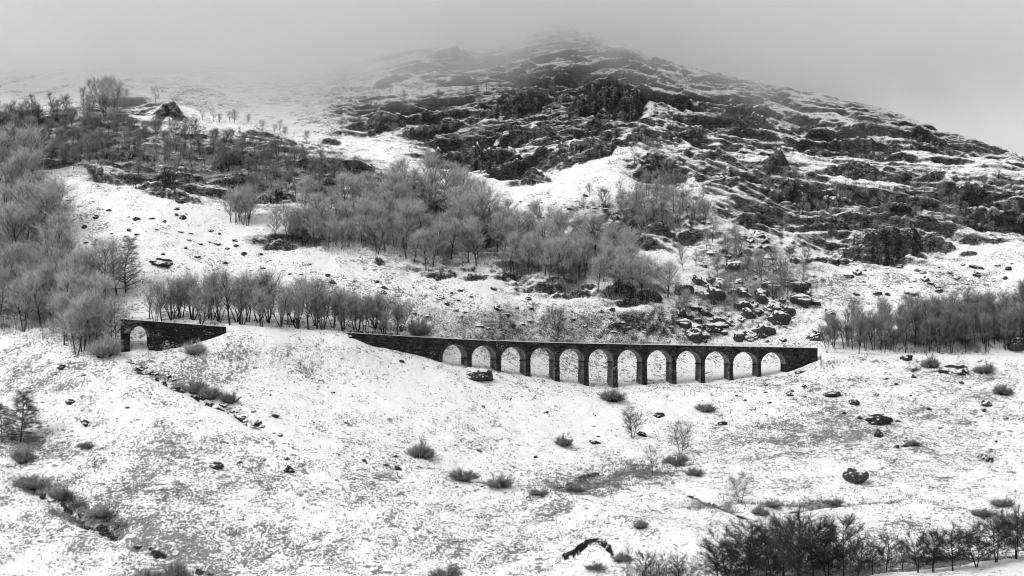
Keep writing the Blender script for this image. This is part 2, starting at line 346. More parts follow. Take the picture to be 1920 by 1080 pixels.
# ---- the formation of the old railway is cut level into the slope
def rail_xy(px):
    d = rail_d(px)
    return (px - CX) / F * d, d
def rail_top_row(px): return np.interp(px, [-400, 60, 228, 425, 560, 662, 760, 880, 1000, 1100, 1300, 1532, 1700, 1920, 2400], [590, 592, 598, 613, 620, 624.5, 630.5, 637, 641.5, 644, 648, 652.5, 659, 662, 664])
_d = rail_xy(cols)[1]; _top = ZC + (HY - rail_top_row(cols)) / F * _d - 1.2
for j in np.where((cols > 200) & (cols < 2300))[0]:
    px = cols[j]; d = _d[j]; top = _top[j]
    if (215 < px < 425) or (655 < px < 1540):    # bridged: keep the ground below the deck, behind the walls
        i = np.where((rows > d - 1) & (rows < d + 10))[0]
        lim = top - (2.5 if (236 < px < 300 or 820 < px < 1485) else 0.5)
        Z[i, j] = np.minimum(Z[i, j], lim); continue
    if px <= 655: continue
    w = np.clip(1 - (np.abs(rows - d - 3.0) - 2.5) / 12.0, 0, 1); w = w * w * (3 - 2 * w)
    w *= float(np.clip(min(abs(px - 425), abs(px - 655)) / 20 if px < 700 else 1, 0, 1))
    Z[:, j] = Z[:, j] * (1 - w) + w * top
S1 = Survey(Z)
def ground(px, py):
    d = S1.dist(px, py)
    if d is None: return None
    x = (px - CX) / F * d
    c = np.interp(px, cols, np.arange(NC)); j = int(min(c, NC - 2)); tj = c - j
    r = np.interp(d, rows, np.arange(NR)); i = int(min(r, NR - 2)); ti = r - i
    z = (Z[i, j] * (1 - ti) + Z[i + 1, j] * ti) * (1 - tj) + (Z[i, j + 1] * (1 - ti) + Z[i + 1, j + 1] * ti) * tj
    return Vector((x, d, z))
def ground_z(x, y):
    px = x / y * F + CX
    c = np.interp(px, cols, np.arange(NC)); j = int(min(c, NC - 2)); tj = c - j
    r = np.interp(y, rows, np.arange(NR)); i = int(min(r, NR - 2)); ti = r - i
    return (Z[i, j] * (1 - ti) + Z[i + 1, j] * ti) * (1 - tj) + (Z[i, j + 1] * (1 - ti) + Z[i + 1, j + 1] * ti) * tj

# vegetation / tuft density of the turf
tuft = 0.42 + 0.0 * Z0
tuft += 0.35 * zone([(250,960,340,110),(120,850,180,50),(560,900,220,80),(420,1010,300,80),(900,1000,260,80),(1560,990,200,25),(1480,820,220,60)], 90)
tuft += 0.28 * zone([(1700,780,260,100),(1600,720,200,40),(330,700,160,40),(700,560,200,50),(1640,540,250,40),(620,170,160,60),(420,160,120,50)], 120)
tuft -= 0.22 * zone([(560,680,140,60),(1150,790,200,50),(760,740,120,40),(350,440,160,50),(1200,870,60,30)], 90)
tuft += 0.42 * fbm(Xg / 36, Yg / 36, 201, 3) + 0.38 * fbm(Xg / 11, Yg / 15, 203, 3) + 0.25 * fbm((Xg + Yg) / 30, (Xg - Yg) / 7, 207, 2)
grey = zone([(1180,885,90,22),(1110,905,90,18),(1060,925,70,12),(1560,948,130,9),(1340,945,60,10),(70,905,60,14),(150,960,70,16),(60,830,60,18),(1750,1060,200,18),(1500,1075,200,14)], 50)
wood = zone([(50,420,90,90),(60,560,120,70),(170,600,60,60),(620,430,90,40),(720,420,90,60),(830,440,90,60),(960,460,80,50),(1080,490,110,45),(1190,520,80,40),(1220,390,90,40),(1760,640,180,16),(1400,540,100,50)], 80)
shoulder = zone([(60,250,150,55),(180,275,110,45),(330,300,150,48),(470,310,130,55),(600,330,100,45),(700,360,90,45)], 90)
grey = np.maximum(grey, np.maximum(0.62 * wood, 0.68 * shoulder))
grey = np.clip(grey * (0.75 + 0.9 * fbm(Xg / 6, Yg / 6, 211, 3)), 0, 1)

# ------------------------------------------------------------------ helpers for objects
def mesh_obj(name, verts, faces, mat, parent=None, smooth=False):
    me = bpy.data.meshes.new(name); me.from_pydata(verts, [], faces); me.validate(); me.update()
    if smooth: me.polygons.foreach_set('use_smooth', [True] * len(me.polygons))
    o = bpy.data.objects.new(name, me); COL.objects.link(o)
    if mat: me.materials.append(mat)
    if parent: o.parent = parent
    return o
def tag(o, label=None, cat=None, group=None, kind=None):
    if label: o['label'] = label
    if cat: o['category'] = cat
    if group: o['group'] = group
    if kind: o['kind'] = kind
    return o
def empty(name, loc, rz=0.0):
    o = bpy.data.objects.new(name, None); COL.objects.link(o); o.location = loc; o.rotation_euler = (0, 0, rz); o.empty_display_size = 0.5
    return o

# ------------------------------------------------------------------ materials
class N:
    def __init__(s, name, rough=0.9):
        s.m = bpy.data.materials.new(name); s.m.use_nodes = True; s.t = s.m.node_tree; s.t.nodes.clear()
        s.out = s.t.nodes.new('ShaderNodeOutputMaterial'); s.b = s.t.nodes.new('ShaderNodeBsdfPrincipled')
        s.b.inputs['Roughness'].default_value = rough; s.b.inputs['Specular IOR Level'].default_value = 0.12
        s.t.links.new(s.b.outputs[0], s.out.inputs[0])
    def n(s, k): return s.t.nodes.new('ShaderNode' + k)
    def l(s, a, b): s.t.links.new(a, b)
    def put(s, v, sock):
        if isinstance(v, (int, float)): sock.default_value = v
        else: s.l(v, sock)
    def math(s, op, a, b=0.0, c=0.0, clamp=False):
        n = s.n('Math'); n.operation = op; n.use_clamp = clamp
        for i, v in enumerate((a, b, c)): s.put(v, n.inputs[i])
        return n.outputs[0]
    def mapr(s, v, a, b, lo=0.0, hi=1.0, smooth=True):
        n = s.n('MapRange'); n.interpolation_type = 'SMOOTHSTEP' if smooth else 'LINEAR'
        s.put(v, n.inputs[0]); s.put(a, n.inputs[1]); s.put(b, n.inputs[2]); s.put(lo, n.inputs[3]); s.put(hi, n.inputs[4]); return n.outputs[0]
    def pos(s, scale=(1, 1, 1), obj=False):
        mp = s.n('Mapping'); mp.inputs['Scale'].default_value = scale
        if obj: s.l(s.n('TexCoord').outputs['Object'], mp.inputs[0])
        else: s.l(s.n('NewGeometry').outputs['Position'], mp.inputs[0])
        return mp.outputs[0]
    def noise(s, vec, scale, detail=4, rough=0.55, dist=0.0):
        n = s.n('TexNoise'); s.l(vec, n.inputs['Vector']); n.inputs['Scale'].default_value = scale
        n.inputs['Detail'].default_value = detail; n.inputs['Roughness'].default_value = rough; n.inputs['Distortion'].default_value = dist
        return n.outputs[0]
    def mix(s, f, a, b):
        n = s.n('Mix'); n.data_type = 'FLOAT'; s.put(f, n.inputs[0]); s.put(a, n.inputs[2]); s.put(b, n.inputs[3]); return n.outputs[0]
    def attr(s, name):
        n = s.n('Attribute'); n.attribute_name = name; return n.outputs['Fac']
    def nz(s):
        x = s.n('SeparateXYZ'); s.l(s.n('NewGeometry').outputs['Normal'], x.inputs[0]); return x.outputs[2]
    def color(s, v):
        c = s.n('CombineColor')
        for i in range(3): s.put(v, c.inputs[i])
        s.l(c.outputs[0], s.b.inputs['Base Color'])
    def bump(s, h, strength=0.5, dist=0.3):
        n = s.n('Bump'); n.inputs['Strength'].default_value = strength; n.inputs['Distance'].default_value = dist
        s.l(h, n.inputs['Height']); s.l(n.outputs[0], s.b.inputs['Normal'])

def ground_material():
    M = N('snowy_hillside', 0.85); p = M.pos()
    big = M.noise(p, 0.07, 3, 0.5); mid = M.noise(p, 0.45, 5, 0.6); fine = M.noise(p, 1.3, 4, 0.6)
    strat = M.noise(M.pos((0.3, 0.3, 2.0)), 0.9, 6, 0.74, 0.5)
    rock = M.attr('rock'); tuft = M.attr('tuft'); grey = M.attr('grey'); face = M.attr('face'); nz = M.nz()
    s = M.math('ADD', nz, M.math('MULTIPLY', M.math('SUBTRACT', mid, 0.5), 0.26))
    s = M.math('ADD', s, M.math('MULTIPLY', M.math('SUBTRACT', strat, 0.5), M.math('MULTIPLY_ADD', rock, 0.65, 0.12)))
    s = M.math('SUBTRACT', s, M.math('MULTIPLY', rock, 0.255))
    s = M.math('SUBTRACT', s, M.math('MULTIPLY', face, 0.22))
    s = M.math('ADD', s, M.math('MULTIPLY', M.math('SUBTRACT', M.noise(p, 2.6, 3, 0.6), 0.5), 0.5))
    snow = M.mapr(s, 0.56, 0.82)
    # tufts of dead grass and heather standing out of the snow
    tn = M.noise(M.pos((1.0, 0.8, 0.6)), 1.5, 5, 0.7)
    tb = M.math('MULTIPLY_ADD', M.math('SUBTRACT', M.noise(p, 0.16, 4, 0.6), 0.5), 0.42, tn)
    tb = M.math('MULTIPLY_ADD', M.math('SUBTRACT', 0.95, nz), 0.32, tb)
    thr = M.math('MULTIPLY_ADD', tuft, -0.19, 0.672)
    tbig = M.math('MULTIPLY_ADD', M.math('SUBTRACT', M.noise(p, 0.11, 4, 0.6), 0.5), 0.5, M.noise(M.pos((0.8, 1.0, 0.6)), 0.62, 4, 0.62, 0.3))
    tf = M.mapr(tb, thr, M.math('ADD', thr, 0.06))
    tf = M.math('MAXIMUM', tf, M.mapr(tbig, M.math('ADD', thr, 0.035), M.math('ADD', thr, 0.085)))
    smear = M.math('MULTIPLY', M.mapr(M.math('ADD', M.noise(M.pos((0.5, 0.9, 0.5)), 0.42, 5, 0.65), M.math('MULTIPLY', tuft, 0.2)), 0.58, 0.84), 0.38)
    smear = M.math('MULTIPLY', smear, M.mapr(M.noise(p, 2.6, 4, 0.75), 0.46, 0.6))
    tf = M.math('MAXIMUM', tf, smear)
    tf = M.math('MULTIPLY', tf, 0.85)
    gn = M.mapr(M.math('ADD', grey, M.math('MULTIPLY', M.math('SUBTRACT', fine, 0.5), 0.9)), 0.35, 0.75)
    gn = M.math('MULTIPLY', gn, M.math('MULTIPLY_ADD', mid, 0.5, 0.45))
    veg = M.math('MAXIMUM', tf, gn)
    snowc = M.math('MULTIPLY_ADD', M.math('SUBTRACT', fine, 0.5), 0.10, 0.87)
    vegc = M.mapr(fine, 0.3, 0.7, 0.035, 0.2)
    rockc = M.mapr(M.noise(M.pos((0.5, 0.5, 0.9)), 0.8, 5, 0.72), 0.34, 0.74, 0.006, 0.075)
    rockc = M.math('MULTIPLY', rockc, M.mapr(big, 0.3, 0.7, 0.6, 1.35))
    dust = M.mapr(M.math('ADD', M.noise(M.pos((0.8, 0.8, 2.2)), 1.1, 6, 0.75), M.math('MULTIPLY', M.math('SUBTRACT', nz, 0.35), 0.25)), 0.56, 0.72)
    vo = M.n('TexVoronoi'); vo.feature = 'DISTANCE_TO_EDGE'; vw = M.n('Mapping'); vw.inputs['Scale'].default_value = (0.28, 0.28, 0.75); vw.inputs['Rotation'].default_value = (0.0, 0.3, 0.2)
    M.l(M.n('NewGeometry').outputs['Position'], vw.inputs[0]); M.l(vw.outputs[0], vo.inputs['Vector'])
    rockc = M.math('MULTIPLY', rockc, M.mapr(M.math('ADD', vo.outputs[0], M.math('MULTIPLY', M.math('SUBTRACT', mid, 0.5), 0.2)), 0.0, 0.14, 0.25, 1.1))
    rockc = M.mix(M.math('MULTIPLY', dust, 0.27), rockc, 0.75)
    lich = M.mapr(M.noise(M.pos((0.6, 0.6, 0.05)), 0.5, 3, 0.5), 0.66, 0.76, 0.0, 0.14)     # pale seep stains down the faces
    rockc = M.math('ADD', rockc, M.math('MULTIPLY', lich, face))
    c = M.mix(veg, snowc, vegc)
    c = M.mix(snow, rockc, c)
    c = M.mix(M.mapr(M.math('ADD', M.attr('peat'), M.math('MULTIPLY', M.math('SUBTRACT', fine, 0.5), 0.8)), 0.4, 0.7), c, 0.02)
    M.color(c)
    h = M.math('ADD', M.math('MULTIPLY', fine, 0.5), M.math('MULTIPLY', strat, M.math('MULTIPLY_ADD', rock, 2.0, 0.2)))
    M.bump(h, 0.55, 0.6)
    return M.m
MG = ground_material()

def rock_material(name, lo, hi, thr=0.62):
    M = N(name, 0.9); p = M.pos()
    nn = M.noise(p, 0.9, 5, 0.6); f2 = M.noise(p, 3.0, 4, 0.6)
    s = M.math('ADD', M.nz(), M.math('MULTIPLY', M.math('SUBTRACT', nn, 0.5), 0.9))
    snow = M.mapr(s, thr, thr + 0.12)
    M.color(M.mix(snow, M.mapr(f2, 0.3, 0.7, lo, hi), 0.85)); M.bump(M.math('ADD', nn, f2), 0.9, 0.5)
    return M.m
MROCK = rock_material('snow_dusted_rock', 0.015, 0.12, 0.5)
MROCKD = rock_material('bare_wet_rock', 0.012, 0.09, 0.76)
def bark_material(name, lo, hi, snowy=0.0):
    M = N(name, 0.9); f = M.noise(M.pos((1, 1, 0.4)), 2.2, 3, 0.6)
    oi = M.n('ObjectInfo'); v = M.mapr(f, 0.3, 0.7, lo, hi)
    v = M.math('MULTIPLY', v, M.math('MULTIPLY_ADD', oi.outputs['Random'], 0.5, 0.75))
    if snowy:
        v = M.mix(M.math('MULTIPLY', M.mapr(M.nz(), 0.15, 0.7), snowy), v, 0.8)
    M.color(v); return M.m
MB_TRUNK = bark_material('birch_bark', 0.025, 0.08, 0.06)
MAD_TWIG = bark_material('grey_twigs', 0.11, 0.23, 0.2)
MB_TWIG = bark_material('frosted_twigs', 0.23, 0.42, 0.4)
MA_TRUNK = bark_material('alder_bark', 0.018, 0.05, 0.05)
MA_TWIG = bark_material('alder_twigs', 0.17, 0.31, 0.3)
MD_TRUNK = bark_material('dark_bark', 0.012, 0.035, 0.04)
MD_TWIG = bark_material('dark_twigs', 0.012, 0.045, 0.05)
MS_TWIG = bark_material('bush_twigs', 0.09, 0.22, 0.15)
MF_TWIG = bark_material('hill_twigs', 0.14, 0.3, 0.2)

# ------------------------------------------------------------------ the ground sheet
vv = np.stack([Xg, Yg, Z], -1).reshape(-1, 3)
# faces lean out a little at the lip, so that ledges overhang
lean = (facemask * 0.9 * fbm(Xg / 2.6, Z / 1.6, 301, 3) + cragm * 0.5 * fbm(Xg / 3.5, Z / 1.4, 307, 3)).reshape(-1)
vv[:, 1] += lean
idx = np.arange(NR * NC).reshape(NR, NC)
fc = np.stack([idx[:-1, :-1], idx[:-1, 1:], idx[1:, 1:], idx[1:, :-1]], -1).reshape(-1, 4)
me = bpy.data.meshes.new('hillside')
me.vertices.add(len(vv)); me.vertices.foreach_set('co', vv.astype(np.float32).ravel())
me.loops.add(fc.size); me.loops.foreach_set('vertex_index', fc.astype(np.int32).ravel())
me.polygons.add(len(fc)); me.polygons.foreach_set('loop_start', np.arange(0, fc.size, 4, dtype=np.int32))
me.polygons.foreach_set('use_smooth', np.ones(len(fc), bool)); me.update(calc_edges=True)
for nm, arr in (('rock', np.maximum(cragm, scree * 0.5)), ('tuft', tuft), ('grey', grey), ('face', facemask), ('peat', peat)):
    at = me.attributes.new(nm, 'FLOAT', 'POINT'); at.data.foreach_set('value', arr.astype(np.float32).ravel())
me.materials.append(MG)
hillo = bpy.data.objects.new('hillside', me); COL.objects.link(hillo)
tag(hillo, 'snow covered glen side with dark crags and grass tufts', None, None, 'structure')
#@@OBJECTS
# ------------------------------------------------------------------ masonry
def masonry(name, lo, hi, fleck):
    M = N(name, 0.9); g = M.pos()
    v = M.n('TexVoronoi'); M.l(M.pos((1.1, 1.1, 2.4)), v.inputs['Vector']); v.inputs['Scale'].default_value = 1.0
    sx = M.n('SeparateXYZ'); M.l(v.outputs['Color'], sx.inputs[0])
    e = M.n('TexVoronoi'); e.feature = 'DISTANCE_TO_EDGE'; M.l(M.pos((1.1, 1.1, 2.4)), e.inputs['Vector'])
    joint = M.mapr(e.outputs[0], 0.02, 0.09)
    c = M.mapr(sx.outputs[0], 0.0, 1.0, lo, hi, False)
    c = M.math('MULTIPLY', c, M.mapr(M.noise(g, 0.35, 4, 0.6), 0.3, 0.7, 0.55, 1.35))
    c = M.math('MULTIPLY', c, M.math('MULTIPLY_ADD', joint, 0.55, 0.45))
    fl = M.noise(M.pos((1.3, 1.3, 3.6)), 1.0, 4, 0.62)
    clump = M.noise(M.pos((0.11, 0.11, 0.2)), 1.0, 2, 0.5)
    k = M.math('MULTIPLY_ADD', M.math('SUBTRACT', clump, 0.5), 0.55, fl)
    c = M.mix(M.mapr(k, fleck, fleck + 0.035), c, 0.6)
    M.color(c); M.bump(M.math('ADD', joint, sx.outputs[1]), 0.8, 0.12)
    return M.m
MSTONE = masonry('rubble_stone', 0.014, 0.075, 0.68)
MRING = masonry('dressed_stone', 0.04, 0.1, 0.9)
MJAMB_LIT = masonry('sunlit_jamb_stone', 0.12, 0.27, 0.85)  # paler copy of the pier stone: light on the jambs painted into colour
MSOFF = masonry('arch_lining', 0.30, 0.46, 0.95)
MWALL = masonry('dark_rubble_stone', 0.012, 0.05, 0.63)
def plain(name, v, var=0.2, rough=0.85):
    M = N(name, rough); f = M.noise(M.pos(), 1.7, 4, 0.6); M.color(M.mapr(f, 0.3, 0.7, v * (1 - var), v * (1 + var))); return M.m
MSNOW = plain('settled_snow', 0.84, 0.05); MIRON = plain('iron_rail', 0.06, 0.4, 0.6); MWOOD = plain('weathered_wood', 0.09, 0.4)
MWHITE = plain('white_paint', 0.75, 0.08)

class MB:                                       # collects boxes/quads into one mesh
    def __init__(s): s.v = []; s.f = []
    def quad(s, a, b, c, d):
        k = len(s.v); s.v += [tuple(a), tuple(b), tuple(c), tuple(d)]; s.f.append((k, k + 1, k + 2, k + 3))
    def hexa(s, lo, hi):                        # two rings of four points
        k = len(s.v); s.v += [tuple(p) for p in lo] + [tuple(p) for p in hi]
        s.f += [(k + 3, k + 2, k + 1, k), (k + 4, k + 5, k + 6, k + 7)] + [(k + i, k + (i + 1) % 4, k + 4 + (i + 1) % 4, k + 4 + i) for i in range(4)]
    def rod(s, a, b, r, n=5, r2=None):
        a = Vector(a); b = Vector(b); d = (b - a).normalized(); u = d.orthogonal().normalized(); w = d.cross(u); k = len(s.v); r2 = r if r2 is None else r2
        for p, rr in ((a, r), (b, r2)):
            for i in range(n): s.v.append(tuple(p + (u * cos(2 * pi * i / n) + w * sin(2 * pi * i / n)) * rr))
        s.f += [(k + i, k + (i + 1) % n, k + n + (i + 1) % n, k + n + i) for i in range(n)]
    def build(s, name, mat, parent, org):
        return mesh_obj(name, [(x - org[0], y - org[1], z - org[2]) for x, y, z in s.v], s.f, mat, parent)

# plan of the line: front face, inward normal, level of the parapet top
def pl(px):
    x, d = rail_xy(px); return Vector((float(x), float(d), 0))
def nrm(px):
    t = (pl(px + 3) - pl(px - 3)).normalized(); return Vector((-t.y, t.x, 0))
def ztop(px): return float(ZC + (HY - rail_top_row(px)) / F * rail_xy(px)[1])
def at(px, off, z): p = pl(px) + nrm(px) * off; return (p.x, p.y, z)

def bridge(name, label, px0, px1, opens, Wd, pierfoot, stone, endtaper):
    pm = 0.5 * (px0 + px1); g = pl(pm) + nrm(pm) * Wd / 2; org = (g.x, g.y, ground_z(g.x, g.y)); root = empty(name, org); tag(root, label, 'viaduct' if len(opens) > 2 else 'bridge')
    PH = 1.15; BOT = 3.0                        # parapet height, depth of the walls below ground
    bounds = [0.5 * (opens[i][1] + opens[i + 1][0]) for i in range(len(opens) - 1)]
    def gz(px, off):
        p = pl(px) + nrm(px) * off; return ground_z(p.x, p.y)
    zs = []                                     # springing levels
    for (a, b, rise) in opens:
        m = 0.5 * (a + b); R = (pl(b) - pl(a)).length / 2; zs.append(ztop(m) - PH - 0.62 - R * rise)
    for i, (a, b, rise) in enumerate(opens):
        lft = bounds[i - 1] if i else a - 6; rgt = bounds[i] if i < len(bounds) else b + 6
        R = (pl(b) - pl(a)).length / 2; m = 0.5 * (a + b)
        xs = [lft, a] + [m - (b - a) / 2 * cos(pi * k / 18) for k in range(1, 18)] + [b, rgt]
        lo = []
        for x in xs:
            t = (x - m) / ((b - a) / 2)
            lo.append(zs[i] + (R * rise * sqrt(max(0, 1 - t * t)) if abs(t) < 1 else 0))
        f = MB(); sf = MB(); rg = MB()
        for k in range(len(xs) - 1):
            x0, x1 = xs[k], xs[k + 1]; t0, t1 = ztop(x0) - PH, ztop(x1) - PH
            f.quad(at(x0, 0, lo[k]), at(x1, 0, lo[k + 1]), at(x1, 0, t1), at(x0, 0, t0))
            f.quad(at(x1, Wd, lo[k + 1]), at(x0, Wd, lo[k]), at(x0, Wd, t0), at(x1, Wd, t1))
            f.quad(at(x0, 0, t0), at(x1, 0, t1), at(x1, Wd, t1), at(x0, Wd, t0))
            if 1 <= k < len(xs) - 2:
                sf.quad(at(x0, 0, lo[k]), at(x0, Wd, lo[k]), at(x1, Wd, lo[k + 1]), at(x1, 0, lo[k + 1]))
                # ring of voussoirs standing a little proud
                tm = [(x - m) / ((b - a) / 2) for x in (x0, x1)]
                def outp(x, t):
                    an = math.acos(max(-1, min(1, -t))); ex = (b - a) / 2 * (1 + 0.55 / R); return m - ex * cos(an), zs[i] + (R * rise + 0.55) * sin(an)
                o0, o1 = outp(x0, tm[0]), outp(x1, tm[1])
                rg.quad(at(x0, -0.07, lo[k] + 0.01), at(x1, -0.07, lo[k + 1] + 0.01), at(o1[0], -0.07, o1[1]), at(o0[0], -0.07, o0[1]))
                rg.quad(at(o0[0], -0.07, o0[1]), at(o1[0], -0.07, o1[1]), at(o1[0], 0.02, o1[1]), at(o0[0], 0.02, o0[1]))
                rg.quad(at(x0, -0.07, lo[k] + 0.01), at(x0, 0.02, lo[k] + 0.01), at(x1, 0.02, lo[k + 1] + 0.01), at(x1, -0.07, lo[k + 1] + 0.01))
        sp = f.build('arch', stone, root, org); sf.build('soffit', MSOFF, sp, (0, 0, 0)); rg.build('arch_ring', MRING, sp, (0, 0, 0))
        for ch in sp.children:                  # sub-parts share the part's frame
            ch.data.transform(__import__('mathutils').Matrix.Translation((-org[0], -org[1], -org[2])))
    # piers between the openings, battered, standing on the ground
    for i in range(len(opens) - 1):
        a = opens[i][1]; b = opens[i + 1][0]; zt = min(zs[i], zs[i + 1]); zb = min(gz(a, 0), gz(b, 0), gz(b, Wd)) - BOT; hpx = 0.07 * (zt - zb)
        q = MB(); e = 0.03 * (zt - zb)
        q.hexa([at(a - hpx, -e, zb), at(b + hpx, -e, zb), at(b + hpx, Wd + e, zb), at(a - hpx, Wd + e, zb)], [at(a, 0, zt), at(b, 0, zt), at(b, Wd, zt), at(a, Wd, zt)])
        if zs[i] > zt or zs[i + 1] > zt:
            q.hexa([at(a, 0, zt), at(b, 0, zt), at(b, Wd, zt), at(a, Wd, zt)], [at(a, 0, zs[i]), at(b, 0, zs[i + 1]), at(b, Wd, zs[i + 1]), at(a, Wd, zs[i])])
        pr = q.build('pier', stone, root, org); pr.data.materials.append(MJAMB_LIT)
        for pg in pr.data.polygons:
            if abs(pg.normal.dot((pl(b + 3) - pl(a - 3)).normalized())) > 0.8: pg.material_index = 1  # side faces coloured lighter than the front, for light falling on them
        q = MB(); q.hexa([at(a - 0.9, -0.14, zt - 0.35), at(b + 0.9, -0.14, zt - 0.35), at(b + 0.9, Wd + 0.14, zt - 0.35), at(a - 0.9, Wd + 0.14, zt - 0.35)],
                         [at(a - 0.9, -0.14, zt - 0.03), at(b + 0.9, -0.14, zt - 0.03), at(b + 0.9, Wd + 0.14, zt - 0.03), at(a - 0.9, Wd + 0.14, zt - 0.03)])
        im = q.build('impost', stone, pr, org)
    # solid walls at either end
    for (a, b, side) in ((px0, opens[0][0], 0), (opens[-1][1], px1, 1)):
        xs = np.linspace(a, b, 14); f = MB(); i = 0 if side == 0 else len(opens) - 1
        for k in range(13):
            x0, x1 = xs[k], xs[k + 1]; inner = (x0 >= opens[0][0] - 6.01) if side == 0 else (x1 <= opens[-1][1] + 6.01)
            t0, t1 = ztop(x0) - PH - 0.01, ztop(x1) - PH - 0.01
            b0 = min(gz(x0, -1), gz(x0, Wd)) - BOT; b1 = min(gz(x1, -1), gz(x1, Wd)) - BOT
            if inner or (side == 0 and x1 > opens[0][0] - 6) or (side == 1 and x0 < opens[-1][1] + 6):
                t0 = t1 = zs[i] if inner else min(t0, t1)
            f.hexa([at(x0, 0.01, b0), at(x1, 0.01, b1), at(x1, Wd - 0.01, b1), at(x0, Wd - 0.01, b0)], [at(x0, 0.01, t0), at(x1, 0.01, t1), at(x1, Wd - 0.01, t1), at(x0, Wd - 0.01, t0)])
        f.build('wing_wall', MWALL if (name == 'stone_bridge' and side == 1) else stone, root, org)
    # parapets with snowy coping, one along each side; string course under the front one
    xs = np.linspace(px0, px1, 60)
    for o0, o1 in ((-0.06, 0.42), (Wd - 0.42, Wd + 0.06)):
        f = MB(); c = MB(); sn = MB()
        for k in range(59):
            x0, x1 = xs[k], xs[k + 1]; t0, t1 = ztop(x0), ztop(x1)
            def blk(mb, a0, a1, lo0, lo1, hi0, hi1):
                mb.hexa([at(x0, a0, lo0), at(x1, a0, lo1), at(x1, a1, lo1), at(x0, a1, lo0)], [at(x0, a0, hi0), at(x1, a0, hi1), at(x1, a1, hi1), at(x0, a1, hi0)])
            blk(f, o0, o1, t0 - PH - 0.02, t1 - PH - 0.02, t0 - 0.2, t1 - 0.2)
            blk(c, o0 - 0.1, o1 + 0.1, t0 - 0.2, t1 - 0.2, t0, t1)
            blk(sn, o0 - 0.07, o1 + 0.07, t0, t1, t0 + 0.13 + 0.05 * sin(x0), t1 + 0.13 + 0.05 * sin(x1))
        pp = f.build('parapet', stone, root, org)
        cc = c.build('coping', stone, pp, org); ss = sn.build('snow_cap', MSNOW, pp, org)
    d = MB()
    for k in range(59):
        x0, x1 = xs[k], xs[k + 1]
        d.hexa([at(x0, 0.42, ztop(x0) - PH + 0.004), at(x1, 0.42, ztop(x1) - PH + 0.004), at(x1, Wd - 0.42, ztop(x1) - PH + 0.004), at(x0, Wd - 0.42, ztop(x0) - PH + 0.004)],
               [at(x0, 0.42, ztop(x0) - 0.75), at(x1, 0.42, ztop(x1) - 0.75), at(x1, Wd - 0.42, ztop(x1) - 0.75), at(x0, Wd - 0.42, ztop(x0) - 0.75)])
    d.build('snow_deck', MSNOW, root, org)
    # hand rail on the far parapet
    q = MB(); npst = int((px1 - px0) / 14)
    for k in range(npst + 1):
        x = px0 + 4 + (px1 - px0 - 8) * k / npst; q.rod(at(x, Wd - 0.1, ztop(x) - 0.1), at(x, Wd - 0.1, ztop(x) + 0.8), 0.035)
        if k < npst:
            x2 = px0 + 4 + (px1 - px0 - 8) * (k + 1) / npst
            for h in (0.45, 0.78): q.rod(at(x, Wd - 0.1, ztop(x) + h), at(x2, Wd - 0.1, ztop(x2) + h), 0.03)
    q.build('railing', MIRON, root, org)
    return root
LE = [830, 884.5, 939.5, 994.5, 1049, 1103.5, 1158, 1213, 1268, 1321.5, 1374.5, 1427]
bridge('railway_viaduct', 'long dark stone viaduct of twelve arches crossing the snowy slope', 660, 1533, [(x, x + 46, 0.9) for x in LE], 4.7, None, MSTONE, None)
bridge('stone_bridge', 'short dark stone bridge of one arch with a long wing wall', 226, 424, [(244, 279, 1.15)], 4.7, None, MSTONE, None)
_b = bpy.data.objects['stone_bridge']; _q = MB(); _z = ground_z(*pl(297)[:2])
_q.hexa([at(290, -0.75, _z - 3), at(304, -0.75, _z - 3), at(304, 0.1, _z - 3), at(290, 0.1, _z - 3)], [at(291, -0.5, ztop(297) - .3), at(303, -0.5, ztop(297) - .3), at(303, 0.1, ztop(297) - .3), at(291, 0.1, ztop(297) - .3)])
_q.build('buttress', MSTONE, _b, _b.location)

